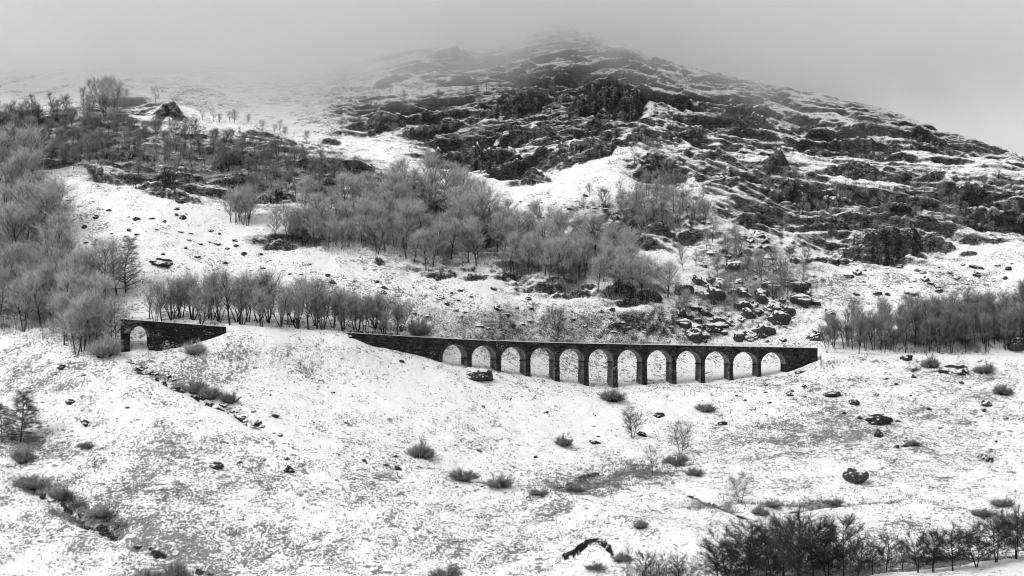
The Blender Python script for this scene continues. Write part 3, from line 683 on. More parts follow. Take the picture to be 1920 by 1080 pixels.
# ------------------------------------------------------------------ trees: skeletons grown branch by branch
class Grow:
    def __init__(s, seed): s.r = random.Random(seed); s.tv = []; s.tf = []; s.cv = []; s.cf = []
    def tube(s, pts, r0, r1, n, crown):
        V, Fc = (s.cv, s.cf) if crown else (s.tv, s.tf); k = len(V); m = len(pts)
        for i, p in enumerate(pts):
            d = (pts[min(i + 1, m - 1)] - pts[max(i - 1, 0)]); d.normalize(); u = d.orthogonal().normalized(); w = d.cross(u); r = r0 + (r1 - r0) * i / (m - 1)
            for j in range(n):
                a = 2 * pi * j / n; q = p + u * (r * cos(a)) + w * (r * sin(a)); V.append((q.x, q.y, q.z))
        for i in range(m - 1):
            for j in range(n): Fc.append((k + i * n + j, k + i * n + (j + 1) % n, k + (i + 1) * n + (j + 1) % n, k + (i + 1) * n + j))
    def spike(s, p, d, L, r):                   # a twig: three-sided, pointed, with a bend
        u = d.orthogonal(); u.normalize(); w = d.cross(u); k = len(s.cv); q = p + d * L
        for a in (0, 2.094, 4.189):
            e = p + (u * cos(a) + w * sin(a)) * r; s.cv.append((e.x, e.y, e.z))
        s.cv.append((q.x, q.y, q.z)); s.cf += [(k, k + 1, k + 3), (k + 1, k + 2, k + 3), (k + 2, k, k + 3)]
    def path(s, p, d, L, n, wob, up):
        pts = [p.copy()]; d = d.normalized()
        for i in range(n):
            d = d + Vector((s.r.gauss(0, wob), s.r.gauss(0, wob), s.r.gauss(0, wob) + up)); d.normalize(); p = p + d * (L / n); pts.append(p.copy())
        return pts, d
    def sprig(s, p, d, L, ntw, r, up):          # a branchlet with twigs along it
        pts, dd = s.path(p, d, L, 3, 0.16, up)
        s.tube(pts, r * 1.5, r * 0.6, 3, True)
        for k in range(ntw):
            i = s.r.randrange(0, 3); t = s.r.random(); q = pts[i].lerp(pts[i + 1], t)
            e = (pts[i + 1] - pts[i]).normalized() + Vector((s.r.gauss(0, .55), s.r.gauss(0, .55), s.r.gauss(0, .45) + up)); e.normalize()
            s.spike(q, e, L * s.r.uniform(0.45, 1.0), r)
def rotdir(az, el): return Vector((cos(az) * cos(el), sin(az) * cos(el), sin(el)))

def tree(seed, stems=1, spread=0.08, first=0.25, nb=16, blen=0.28, bel=0.7, shape='oval', sub=5, tw=7, twr=0.0016, trunk_r=0.0165, up=0.08, subl=0.14, lean=0.0):
    g = Grow(seed); r = g.r; m = []
    for st in range(stems):
        az = r.uniform(0, 2 * pi) if stems > 1 else 0; az = 2 * pi * st / stems + r.uniform(-.5, .5)
        H = 0.93 * (r.uniform(0.82, 1.0) if stems > 1 else 1); base = Vector((cos(az), sin(az), 0)) * (0.018 if stems > 1 else 0) + Vector((0, 0, -0.03))
        el = pi / 2 - (r.uniform(0.4, 1.0) * spread if stems > 1 else lean)
        pts, _ = g.path(base, rotdir(az, el), H, 9, 0.05, 0.03 if stems > 1 else 0.02)
        tr = trunk_r * (0.75 if stems > 1 else 1); g.tube(pts, tr, tr * 0.16, 5, False)
        for k in range(nb):
            t = first + (0.99 - first) * ((k + r.random()) / nb); f = t * 9; i = min(8, int(f)); p = pts[i].lerp(pts[i + 1], f - i)
            u = (t - first) / (1 - first)
            prof = {'oval': (0.35 + 0.65 * sin(pi * min(1, u * 0.85 + 0.18))), 'cone': (1.08 - u) * 0.95, 'round': (0.55 + 0.5 * sin(pi * (u * 0.8 + 0.12))), 'fan': 0.35 + 0.65 * u}[shape]
            L = blen * prof * r.uniform(0.75, 1.15); ba = k * 2.4 + r.uniform(-.5, .5) + st
            e = bel + r.uniform(-.2, .2) + (0.35 * u if shape != 'cone' else -0.1)
            bp, bd = g.path(p, rotdir(ba, e), L, 4, 0.11, up)
            g.tube(bp, tr * (1 - t) * 0.55 + tr * 0.2, tr * 0.1, 4, L < blen * 0.35)
            for q in range(sub):
                v = r.uniform(0.25, 1.0); ff = v * 4; ii = min(3, int(ff)); sp = bp[ii].lerp(bp[ii + 1], ff - ii)
                dd = (bp[ii + 1] - bp[ii]).normalized() + Vector((r.gauss(0, .5), r.gauss(0, .5), r.gauss(0, .4) + up)); dd.normalize()
                g.sprig(sp, dd, subl * r.uniform(0.6, 1.15), tw, twr, up * 0.6)
    return g
def bush(seed, n=26, sub=4, tw=6, twr=0.006, flat=0.7, wide=0.65):
    g = Grow(seed); r = g.r
    for k in range(n):
        az = r.uniform(0, 2 * pi); rad = r.random() ** 0.6; el = pi / 2 - rad * 1.15; L = 0.95 * (1 - 0.25 * rad) * r.uniform(0.6, 1.1) * (0.72 + 0.28 * sin(az * 2 + seed) + 0.2 * sin(az * 3 + seed * 2.3)); rad = rad * 1.15
        p = Vector((cos(az), sin(az), 0)) * wide * 0.45 * rad + Vector((0, 0, -0.05)); pts, _ = g.path(p, rotdir(az, el), L, 5, 0.1, 0.06)
        g.tube(pts, 0.018, 0.006, 4, False)
        for q in range(sub):
            v = r.uniform(0.25, 1.0); ff = v * 5; ii = min(4, int(ff)); sp = pts[ii].lerp(pts[ii + 1], ff - ii)
            dd = (pts[ii + 1] - pts[ii]).normalized() + Vector((r.gauss(0, .4), r.gauss(0, .4), r.gauss(0, .3) + .1)); dd.normalize()
            g.sprig(sp, dd, 0.34 * r.uniform(0.6, 1.1), tw, twr, 0.06)
    return g
def proto(g, name, mt, mc):
    a = bpy.data.meshes.new(name + '_trunk'); a.from_pydata(g.tv, [], g.tf); a.materials.append(mt)
    b = bpy.data.meshes.new(name + '_crown'); b.from_pydata(g.cv, [], g.cf); b.materials.append(mc)
    for m_ in (a, b): m_.polygons.foreach_set('use_smooth', [True] * len(m_.polygons))
    zz = max(v[2] for v in g.cv)
    return (a, b, zz)
BIRCH = [proto(tree(100 + i, 1, nb=22, first=0.22, blen=0.33, bel=0.65, shape='oval', sub=8, tw=8, twr=0.0018, lean=0.05, subl=0.17), 'birch', MB_TRUNK, MB_TWIG) for i in range(6)]
BIRCHW = [proto(tree(130 + i, 2, spread=0.22, nb=15, first=0.25, blen=0.34, bel=0.6, shape='oval', sub=7, tw=8, twr=0.0018, subl=0.17), 'birch', MB_TRUNK, MB_TWIG) for i in range(3)]
ALDER = [proto(tree(160 + i, 3 + i % 3, spread=0.38, nb=12, first=0.32, blen=0.30, bel=0.9, shape='fan', sub=7, tw=8, twr=0.0014, up=0.1, trunk_r=0.018, subl=0.17), 'alder', MA_TRUNK, MA_TWIG) for i in range(9)]
ALDERP = [proto(tree(180 + i, 1 + i % 2, spread=0.15, nb=20, first=0.28, blen=0.28, bel=0.8, shape='oval', sub=8, tw=10, twr=0.0014, trunk_r=0.018, subl=0.16), 'alder', MA_TRUNK, MA_TWIG) for i in range(4)]
BIRCHD = [proto(tree(145 + i, 1 + i % 2, spread=0.2, nb=18, first=0.22, blen=0.33, bel=0.65, shape='oval', sub=7, tw=9, twr=0.0018, lean=0.04, subl=0.17), 'birch', MA_TRUNK, MAD_TWIG) for i in range(4)]
ALDERD = [proto(tree(190 + i, 1 + i % 2, spread=0.15, nb=20, first=0.28, blen=0.28, bel=0.8, shape='oval', sub=8, tw=10, twr=0.0015, trunk_r=0.018, subl=0.16), 'alder', MA_TRUNK, MAD_TWIG) for i in range(4)]
LARCH = [proto(tree(200 + i, 1, nb=46, first=0.1, blen=0.30, bel=0.12, shape='cone', sub=10, tw=10, twr=0.0021, up=0.02, subl=0.12), 'larch', MD_TRUNK, MAD_TWIG) for i in range(2)]
PALEL = [proto(tree(205 + i, 1, nb=46, first=0.06, blen=0.34, bel=0.3, shape='cone', sub=9, tw=9, twr=0.002, up=0.03, subl=0.1), 'pale_conifer', MB_TRUNK, MB_TWIG) for i in range(1)]
DARK = [proto(tree(220 + i, 1 + i % 2, spread=0.3, nb=24 if i % 2 == 0 else 15, first=0.2, blen=0.44, bel=0.32, shape='round', sub=11, tw=13, twr=0.002, subl=0.16, up=0.07, trunk_r=0.018), 'oak', MD_TRUNK, MD_TWIG) for i in range(6)]
OPEN = [proto(tree(240 + i, 1 + i % 3, spread=0.34, nb=14, first=0.22, blen=0.4, bel=0.45, shape='round', sub=9, tw=10, twr=0.0017, up=0.05, subl=0.17, trunk_r=0.018), 'rowan', MD_TRUNK, MS_TWIG) for i in range(4)]
HILL = [proto(tree(260 + i, 1 + i % 2, spread=0.3, nb=12, first=0.2, blen=0.36, bel=0.6, shape='oval', sub=7, tw=9, twr=0.0024, subl=0.18, trunk_r=0.02), 'hill_tree', MA_TRUNK, MF_TWIG) for i in range(4)]
BUSH = [proto(bush(280 + i, 62, 7, 10, 0.0065), 'bush', MA_TRUNK, MS_TWIG) for i in range(7)]
PBUSH = [proto(bush(290 + i, 60, 7, 11, 0.006), 'bush', MA_TRUNK, MB_TWIG) for i in range(2)]

def plant(protos, name, px, py, hpx, label, cat, group=None, wx=1.0, sink=0.0, rz=None):
    g = ground(px, py)
    if g is None: return None
    pr = random.choice(protos) if isinstance(protos, list) else protos
    H = hpx * g.y / F / pr[2]
    o = empty(name, (g.x, g.y, g.z - sink), random.uniform(0, 6.28) if rz is None else rz); o.scale = (H * wx, H * wx, H)
    tag(o, label, cat, group)
    for nm, me_ in (('trunk', pr[0]), ('crown', pr[1])):
        c = bpy.data.objects.new(nm, me_); COL.objects.link(c); c.parent = o
    return o
def inside(x, y, poly):
    r = False; j = len(poly) - 1
    for i in range(len(poly)):
        xi, yi = poly[i]; xj, yj = poly[j]
        if (yi > y) != (yj > y) and x < (xj - xi) * (y - yi) / (yj - yi) + xi: r = not r
        j = i
    return r
def scatter(poly, n, mind, rnd):
    xs = [p[0] for p in poly]; ys = [p[1] for p in poly]; out = []; tries = 0
    while len(out) < n and tries < n * 60:
        tries += 1; x = rnd.uniform(min(xs), max(xs)); y = rnd.uniform(min(ys), max(ys))
        if inside(x, y, poly) and all((x - a) ** 2 + ((y - b) * 1.8) ** 2 > mind * mind for a, b in out): out.append((x, y))
    return out
R1 = random.Random(5)
def size(h, a, b): return 'short' if h < a else ('tall' if h > b else 'middling')
def where(v, cuts, names):
    for c_, n_ in zip(cuts, names):
        if v < c_: return n_
    return names[-1]
# wood at the left edge
for x, y in scatter([(-60,330),(118,340),(100,430),(128,505),(195,500),(235,545),(205,590),(222,640),(205,676),(120,662),(60,648),(-60,632)], 78, 15, R1):
    h = R1.uniform(92, 128)
    plant(BIRCH + BIRCHW, 'birch_tree', x, y, h, '%s frosted birch %s of the wood by the single arch bridge' % (size(h, 104, 118), where(y, (430, 520, 600), ('at the top', 'in the upper half', 'in the lower half', 'along the lower edge'))), 'tree', 'birches of the wood at the photo edge', wx=1.2)
plant(PALEL, 'larch_tree', 236, 548, 112, 'tall pale cone shaped tree above the single arch bridge', 'tree')
# wood on the crest of the left shoulder and over its crags
for x, y in scatter([(-60,226),(40,212),(120,204),(175,196),(250,200),(180,232),(190,262),(120,300),(-60,310)], 46, 13, R1):
    plant(BIRCHD, 'birch_tree', x, y, R1.uniform(40, 56), 'grey birch in the misty wood on the crest of the shoulder', 'tree', 'birches on the misty crest')
for x in (188, 200, 212, 224): plant(BIRCHD, 'birch_tree', x, 196, R1.uniform(50, 60), 'grey birch in the misty wood on the crest of the shoulder', 'tree', 'birches on the misty crest')
for x, y in scatter([(-50,240),(60,222),(170,215),(240,235),(170,300),(60,330),(-50,345)], 58, 10, R1):
    h = R1.uniform(34, 52)
    plant(BIRCHD, 'shoulder_tree', x, y, h, '%s dark bare tree of the upper shoulder wood, %s' % (size(h, 40, 46), where(y, (245, 290), ('near its crest', 'half way up', 'at its foot'))), 'tree', 'dark trees of the shoulder wood', wx=1.15)
for x, y in scatter([(190,270),(330,246),(450,262),(600,290),(690,325),(620,345),(480,350),(300,320)], 56, 12, R1):
    h = R1.uniform(26, 46)
    plant(BIRCHD + HILL, 'shoulder_tree', x, y, h, '%s bare tree in the thin wood over the low crag, %s' % (size(h, 33, 40), where(x, (330, 480), ('beside the shoulder wood', 'in its middle', 'towards the gully'))), 'tree', 'trees of the thin wood over the low crag')
plant(HILL, 'pine_tree', 292, 194, 36, 'lone flat topped tree on the crest of the snowy shoulder', 'tree')
for k_, (x, y) in enumerate([(380,226),(400,228),(412,230),(430,228),(440,230),(465,232),(492,242),(515,248),(525,250),(535,254),(574,266)]):
    plant(HILL, 'small_tree', x, y, R1.uniform(20, 32), 'small bare tree, %s along the shoulder skyline counted down the slope' % ['first', 'second', 'third', 'fourth', 'fifth', 'sixth', 'seventh', 'eighth', 'ninth', 'tenth', 'last'][k_], 'tree', 'small trees on the shoulder skyline')
for x, y in scatter([(60,300),(200,250),(300,250),(420,270),(560,290),(690,330),(640,370),(520,380),(400,350),(240,330),(120,330)], 60, 17, R1):
    h = R1.uniform(38, 52)
    plant(BIRCHD, 'birch_tree', x, y, h, '%s thin bare birch on the low crag ledges, %s' % (size(h, 43, 48), where(x, (220, 380, 520), ('next to the shoulder wood', 'over the longest ledges', 'mid way along', 'at the gully end'))), 'tree', 'birches on the low crag ledges')
for x, y in scatter([(398,408),(470,404),(470,425),(430,418)], 9, 8, R1) + scatter([(490,440),(640,440),(700,470),(640,476),(520,452)], 20, 12, R1):
    h = R1.uniform(56, 74)
    plant(BIRCHW, 'birch_tree', x, y, h, '%s bare birch at the foot of the low crag, %s' % (size(h, 62, 68), where(x, (480, 570), ('in the separate clump', 'above the dark ledge', 'joining the mid slope wood'))), 'tree', 'birches below the low crag')
# mid-slope wood
for x, y in scatter([(560,420),(640,400),(700,380),(800,360),(880,390),(935,440),(1020,440),(1100,470),(1200,500),(1255,530),(1262,562),(1180,556),(1080,540),(980,522),(920,498),(870,516),(800,508),(730,488),(640,460)], 112, 15, R1):
    h = R1.uniform(70, 96)
    plant(BIRCH + BIRCHW, 'birch_tree', x, y, h, '%s frosted birch of the dense mid slope wood, %s' % (size(h, 79, 88), where(x, (700, 830, 950, 1080), ('upper end', 'under the overhang', 'in its middle', 'past the narrow neck', 'lower end by the boulders'))), 'tree', 'birches of the mid slope wood', wx=1.25)
# alders along the old line, behind the walls
xs_ = np.linspace(286, 748, 46)
for k, x in enumerate(xs_):
    h = np.interp(x, [280, 330, 450, 560, 650, 740], [70, 100, 112, 102, 90, 74]) * R1.uniform(0.74, 1.1); y = np.interp(x, [280, 420, 560, 660, 740], [604, 606, 614, 618, 626]) + R1.uniform(-9, 4)
    plant(ALDER if k % 2 else ALDERP, 'alder_tree', x + R1.uniform(-9, 9), y, h, '%s many stemmed tree of the row between bridge and viaduct, %s' % (size(h, 66, 84), where(x, (380, 480, 580, 670), ('behind the wing wall', 'just past the wing wall', 'in the middle', 'near the viaduct', 'behind the viaduct end'))), 'tree', 'trees in the row above the old line', wx=1.22)
plant(BUSH, 'round_tree', 783, 628, 46, 'low round grey tree just above the viaduct parapet', 'tree')
plant(BIRCHD[1], 'bare_tree', 1047, 632, 62, 'lone bare tree on the snow above the fourth arch', 'tree', wx=1.35)
# plantation at the right edge
for x, y in scatter([(1545,664),(1560,640),(1700,622),(1990,600),(1990,655),(1700,664)], 128, 8, R1):
    h = np.interp(x, [1540, 1600, 1700, 1900], [62, 78, 84, 88]) * R1.uniform(0.62, 1.12)
    plant(ALDERD, 'alder_tree', x, y, h, '%s slim bare tree of the long dark row, %s' % (size(h, 66, 80), where(x, (1610, 1720, 1830), ('at its viaduct end', 'second quarter from the viaduct', 'third quarter from the viaduct', 'at the photo edge'))), 'tree', 'trees of the long row beyond the viaduct')
# trees about the middle outcrops and the boulder field
for x, y in scatter([(1120,400),(1160,370),(1250,340),(1330,390),(1320,425),(1180,425)], 34, 12, R1):
    plant(HILL + BIRCH[:2], 'small_tree', x, y, R1.uniform(38, 56), 'bare tree on the rocky knoll in mid hill, %s' % where(x, (1190, 1250), ('on its near flank', 'on its top', 'on its far flank')), 'tree', 'trees on the rocky knoll')
for x, y in scatter([(1255,470),(1330,450),(1420,480),(1530,500),(1540,560),(1400,580),(1260,620)], 36, 18, R1):
    plant(HILL + BIRCH[:2], 'small_tree', x, y, R1.uniform(30, 60), 'bare tree among the boulders, %s %s' % (where(y, (500, 550), ('high above the viaduct', 'half way up', 'close above the viaduct')), where(x, (1340, 1430), ('next to the mid slope wood', 'in the middle', 'towards the long row'))), 'tree', 'trees in the boulder field')
for x, y in [(1105,366),(1095,395),(1030,420),(1010,425),(990,430),(1000,412),(1215,290),(1190,305),(1230,300)]:
    plant(HILL, 'small_tree', x, y, R1.uniform(26, 42), 'small bare tree on the white slope under the great crag', 'tree', 'small trees under the great crag')
# scrub clinging to the high crags
for poly, n_, h0, h1 in (([(650,200),(760,170),(900,160),(1040,170),(1060,230),(940,280),(800,270),(660,240)], 60, 14, 26), ([(1380,330),(1500,330),(1640,370),(1900,330),(1920,450),(1760,440),(1640,430),(1480,440)], 78, 22, 36)):
    for x, y in scatter(poly, n_, 13, R1):
        plant(HILL, 'scrub_tree', x, y, R1.uniform(h0, h1), 'tiny leafless scrub tree on %s, %s' % (('the great crag' if x < 1200 else 'the long crag'), where(x, (760, 860, 960, 1200, 1520, 1650, 1780), ('beside the gully', 'on its lower ledges', 'in its middle', 'under its dark face', 'at its broken end', 'above the black wall', 'over the lowest cliff', 'at the photo edge'))), 'tree', 'scrub on the high crags')
# lone trees on the lower slope
plant(LARCH[0], 'larch_tree', 38, 830, 108, 'tall dark larch at the photo edge above the ditch', 'tree', wx=1.2)
plant(LARCH[1], 'larch_tree', 4, 826, 78, 'shorter larch cut by the photo edge', 'tree')
plant(OPEN[2], 'rowan_tree', 1186, 822, 66, 'pale slender tree below the tallest piers', 'tree')
plant(OPEN[1], 'rowan_tree', 1276, 852, 74, 'bare bushy tree with a shrub at its foot', 'tree')
plant(OPEN[0], 'rowan_tree', 1223, 890, 62, 'small tree at the end of the grey grass patch', 'tree')
plant(OPEN[1], 'rowan_tree', 1388, 944, 70, 'round crowned bare tree beside the dark grass hollow', 'tree', wx=1.15)
# dark trees along the burn
ORD = ['first', 'second', 'third', 'fourth', 'fifth', 'sixth', 'seventh', 'eighth', 'ninth', 'tenth', 'eleventh', 'twelfth', 'thirteenth', 'fourteenth', 'fifteenth', 'sixteenth']
for i, (x, y, h, w) in enumerate([(1345,1094,92,1.1),(1372,1096,120,1.1),(1405,1096,134,1.1),(1440,1094,118,1.1),(1468,1092,146,1.0),(1497,1098,165,1.0),(1525,1094,140,1.0),(1552,1092,118,1.0),(1582,1088,134,.85),(1610,1090,96,1.1)]):
    plant(DARK[i % 6], 'dark_tree', x, y, h, 'dark spreading bare tree, %s of the big thicket counted from the photo centre' % ORD[i], 'tree', 'dark trees of the burn thicket', wx=w * 1.12)
for i, (x, y, h, w) in enumerate([(1722,1074,84,1.0),(1750,1072,92,1.0),(1786,1070,96,1.2),(1832,1064,94,1.2),(1868,1054,108,1.1),(1905,1048,112,1.1),(1935,1044,104,1.1)]):
    plant(DARK[(i * 2 + 1) % 6], 'dark_tree', x, y, h, 'dark bare tree on the snowy bank, %s after the gap in the thicket' % ORD[i], 'tree', 'dark trees on the snowy bank', wx=w * 1.2)
for i, (x, y, h) in enumerate([(1662,1074,88),(1692,1070,66),(1636,1078,70),(1300,1094,56),(1272,1094,64),(1240,1096,70),(1208,1096,72),(1176,1096,80)]):
    plant(OPEN[i % 4] if i % 2 else DARK[i % 6], 'burn_tree', x, y, h, ('thin grey bare tree, %s of those in the gap of the burn thicket' % ORD[i]) if i < 3 else ('bare tree beside the dark overhanging bank, %s from the thicket' % ORD[i - 3]), 'tree', 'smaller trees along the burn')
# bushes
for (x, y, h, w, lab) in [(1146,752,29,1.15,'wide grey bush on the snow below the tallest piers'),(790,858,40,.9,'upright dark bush alone on the open snow'),(870,900,26,1.3,'low rounded bush, first of the pair on the snow'),
      (938,914,30,1.25,'low rounded bush, second of the pair on the snow'),(1056,836,26,.9,'small leaning bush above the grey grass'),(1202,990,20,1.0,'small dark bush above the burn thicket'),
      (368,738,32,.8,'uppermost bush in the ditch below the single arch'),(398,748,30,.8,'middle bush in the ditch below the single arch'),(430,756,26,.8,'lowest bush in the ditch below the single arch'),
      (1325,772,20,1.1,'small bush below the right hand piers'),(1266,872,26,1.1,'dark bush at the foot of the bushy tree'),(1302,892,18,1.2,'small bush above the grass hollow'),
      (1425,966,26,.9,'dark bush in the grass hollow'),(62,916,30,1.2,'dark bush at the head of the ditch under the larch'),(118,938,34,1.0,'second bush down the ditch under the larch'),(188,970,24,1.0,'pale bush at the bottom of the ditch'),
      (286,1088,26,1.6,'low bush at the bottom edge of the slope'),(330,1088,36,.8,'wispy bush at the bottom edge of the slope'),(835,1090,36,1.0,'wispy bush rising from the bottom edge'),
      (1880,950,22,1.4,'low scrub at the photo edge below the boulder'),(1840,968,18,1.6,'low scrub above the burn'),(1745,690,30,.9,'grey bush among rocks under the long row'),(1848,700,26,1.2,'grey scrub above the snowy bank under the long row'),
      (1880,740,24,1.1,'dark scrub at the photo edge under the long row'),(1712,836,16,1.3,'little bush beside the dark outcrop'),(45,868,36,.7,'dark bush under the larch trunk'),(160,840,14,1.5,'small bush right of the larch'),(1118,1068,18,1.5,'dark low bush under the overhanging bank'),(1166,1052,22,1.2,'dark bush at the end of the overhanging bank'),(1446,950,16,1.6,'low scrub at the near end of the grass strip'),(1560,946,14,1.8,'low scrub in the middle of the grass strip'),(1010,928,16,1.4,'low scrub at the foot of the grey grass patch'),(1078,922,14,1.4,'small scrub in the grey grass patch')]:
    plant(BUSH, 'bush', x, y, h * 1.15, lab, 'bush', None, wx=w * 1.1)
plant(PBUSH[0], 'snowy_bush', 366, 664, 34, 'snow covered bush in front of the long wing wall', 'bush', wx=1.0)
plant(PBUSH[1], 'snowy_bush', 196, 668, 58, 'pale bush hiding the end of the single arch bridge', 'bush', wx=.8)
# ------------------------------------------------------------------ rocks
def rock_mesh(seed, flat=0.7, sub=2, cuts=9):
    import bmesh
    r = random.Random(seed); bm = bmesh.new(); bmesh.ops.create_icosphere(bm, subdivisions=sub, radius=0.5)
    planes = []
    for k in range(cuts):
        n_ = Vector((r.gauss(0, 1), r.gauss(0, 1), r.gauss(0, 0.8))).normalized(); planes.append((n_, r.uniform(0.26, 0.42)))
    for v in bm.verts:
        for n_, h in planes:
            e = v.co.dot(n_) - h
            if e > 0: v.co -= n_ * e
        from mathutils import noise as _mn
        v.co += v.co.normalized() * (0.16 * _mn.noise(v.co * 3.1 + Vector((seed, 0, 0))) + 0.07 * _mn.noise(v.co * 8 + Vector((0, seed, 0)))); v.co.z *= flat
    zmin = min(v.co.z for v in bm.verts); xw = max(v.co.x for v in bm.verts) - min(v.co.x for v in bm.verts)
    bmesh.ops.scale(bm, vec=(1 / xw, 1 / xw, 1 / xw), verts=bm.verts)
    m_ = bpy.data.meshes.new('boulder'); bm.to_mesh(m_); bm.free(); return m_
ROCKS = [rock_mesh(400 + i, 0.7 + 0.1 * (i % 4), 3, 10) for i in range(8)]
MROCK2 = rock_material('lichened_rock', 0.015, 0.13, 0.66)
BLOCK = rock_mesh(455, 0.72, 3, 8); BLOCK.materials.append(MROCK2)
DROCKS = [rock_mesh(430 + i, 0.8 + 0.1 * (i % 3), 3, 12) for i in range(5)]
for m_ in ROCKS: m_.materials.append(MROCK)
for m_ in DROCKS: m_.materials.append(MROCKD)
def boulder(m_, px, py, wpx, label, group=None, hs=1.0, rz=None, name='boulder', tilt=0.0):
    g = ground(px, py)
    if g is None: return
    w = wpx * g.y / F; o = bpy.data.objects.new(name, m_); COL.objects.link(o)
    o.scale = (w, w * 0.9, w * hs); o.location = (g.x, g.y + w * 0.2, g.z + w * hs * 0.2); o.rotation_euler = (random.uniform(-.15, .15), tilt, random.uniform(-.6, .6) if rz is None else rz)
    tag(o, label, 'rock', group); return o
for (x, y, w, h, t, lab) in [(1606,906,46,1.0,0,'big rugged boulder alone on the lower slope'),(1652,796,58,.5,.12,'wide dark outcrop above the single upright stone'),(1648,820,18,1.1,0,'upright dark stone under the wide outcrop'),
      (897,709,52,.5,.1,'long dark rock slab below the first arches'),(405,878,28,.6,0,'flat dark rock on the open slope left of the upright bush'),(131,757,22,.6,.1,'dark rock on the snow above the larch'),
      (160,797,26,.5,.5,'slanting dark rock between larch and ditch'),(541,886,22,.8,0,'small dark rock right of the flat rock'),(1116,832,22,.6,.3,'dark rock right of the leaning bush'),(1236,782,22,.6,0,'dark rock above the slender tree'),
      (1700,675,26,.8,0,'dark rock at the near end of the long row'),(1560,743,36,.4,0,'long low rock below the viaduct end'),(302,497,54,.35,.1,'long dark rock ledge above the single arch bridge'),(1600,757,22,.6,0,'low rock below the viaduct end, beyond the long one'),
      (1355,797,18,.9,0,'small dark rock right of the bushy tree'),(1696,838,16,.7,0,'small dark rock beside the little bush'),(1480,742,20,.5,0,'flat rock under the last pier'),(115,692,18,.7,0,'small dark rock below the left wood'),
      (1205,818,24,.5,.2,'low dark rock beside the slender tree'),(753,680,14,.6,0,'little dark rock under the solid wing wall'),(484,800,24,.7,.2,'dark rock at the bottom of the ditch'),(515,782,20,.7,0,'dark rock above the bottom of the ditch'),
      (1790,700,70,.35,0,'long dark ledge of rock under the long row'),(1905,655,40,.8,0,'dark rock at the photo edge by the long row'),(1500,700,18,.6,0,'small rock below the far abutment'),(1850,762,30,.5,0,'dark ledge on the slope at the photo edge')]:
    boulder(BLOCK if lab.startswith('big rugged') else random.choice(DROCKS), x, y, w, lab, None, h, tilt=t)
R2 = random.Random(9)
for x, y in scatter([(1250,600),(1290,540),(1370,500),(1440,530),(1540,540),(1560,600),(1530,648),(1250,642)], 62, 15, R2) :
    w_ = R2.uniform(16, 46) if R2.random() < .6 else R2.uniform(8, 18)
    boulder(R2.choice(ROCKS), x, y, w_, '%s snowy block of the boulder field, %s %s' % ('big' if w_ > 32 else 'mid sized' if w_ > 16 else 'little', where(y, (570, 612), ('high up', 'half way up', 'just above the parapet')), where(x, (1340, 1430), ('over the eighth arch', 'over the tenth arch', 'over the last arches'))), 'blocks of the boulder field', R2.uniform(.7, 1.0))
for x, y in scatter([(1330,470),(1420,430),(1520,500),(1440,520),(1260,560)], 26, 14, R2):
    boulder(R2.choice(ROCKS), x, y, R2.uniform(10, 26), 'snow capped rock on the steep ground above the boulder field', 'rocks above the boulder field', R2.uniform(.6, .9))
for x, y in scatter([(120,360),(200,370),(330,390),(420,440),(620,510),(760,560),(700,590),(500,520),(280,480),(120,460)], 60, 16, R2):
    boulder(R2.choice(ROCKS + DROCKS), x, y, R2.uniform(5, 15), 'small dark stone on the white slope above the old line', 'stones above the old line', R2.uniform(.5, .8), name='stone')
for x, y in scatter([(640,520),(900,530),(1010,560),(1240,580),(1250,630),(900,620),(760,590)], 46, 14, R2):
    boulder(R2.choice(ROCKS + DROCKS), x, y, R2.uniform(5, 18), 'small dark stone on the white slope behind the viaduct', 'stones behind the viaduct', R2.uniform(.5, .8), name='stone')
for x, y in scatter([(960,370),(1100,350),(1300,360),(1340,430),(1100,420),(1000,410)], 34, 12, R2):
    boulder(R2.choice(ROCKS + DROCKS), x, y, R2.uniform(5, 15), 'dark stone on the scree under the great crag', 'stones under the great crag', R2.uniform(.5, .8), name='stone')
for x, y in scatter([(1560,500),(1900,490),(1910,550),(1600,560)], 36, 14, R2):
    boulder(R2.choice(ROCKS + DROCKS), x, y, R2.uniform(6, 20), 'dark stone on the snow above the long row', 'stones above the long row', R2.uniform(.5, .8), name='stone')
for x, y in scatter([(1340,720),(1560,690),(1900,720),(1900,860),(1500,840)], 34, 20, R2):
    boulder(R2.choice(DROCKS), x, y, R2.uniform(5, 14), 'small dark stone on the slope below the viaduct end', 'stones below the viaduct end', R2.uniform(.5, .8), name='stone')
for x, y in scatter([(20,700),(600,700),(1200,760),(1100,900),(500,940),(300,860),(60,800)], 40, 24, R2):
    boulder(R2.choice(DROCKS), x, y, R2.uniform(4, 12), 'small dark stone on the open slope below the old line', 'stones on the open lower slope', R2.uniform(.4, .7), name='stone')

for k in range(26):
    t_ = k / 25 * 7; q_ = [(236,676),(262,692),(300,708),(345,730),(390,754),(430,768),(470,792),(524,818)]; a_ = q_[min(6, int(t_))]; b_ = q_[min(6, int(t_)) + 1]; f_ = t_ - min(6, int(t_))
    boulder(R2.choice(DROCKS + ROCKS), a_[0] + (b_[0] - a_[0]) * f_ + R2.uniform(-7, 7), a_[1] + (b_[1] - a_[1]) * f_ + R2.uniform(-5, 5), R2.uniform(6, 18), 'dark stone in the ditch below the single arch, %s' % ('in its upper run' if t_ < 2.4 else 'beside the bushes' if t_ < 4.8 else 'in its lower run'), 'stones of the ditch', R2.uniform(.5, .9), name='stone')
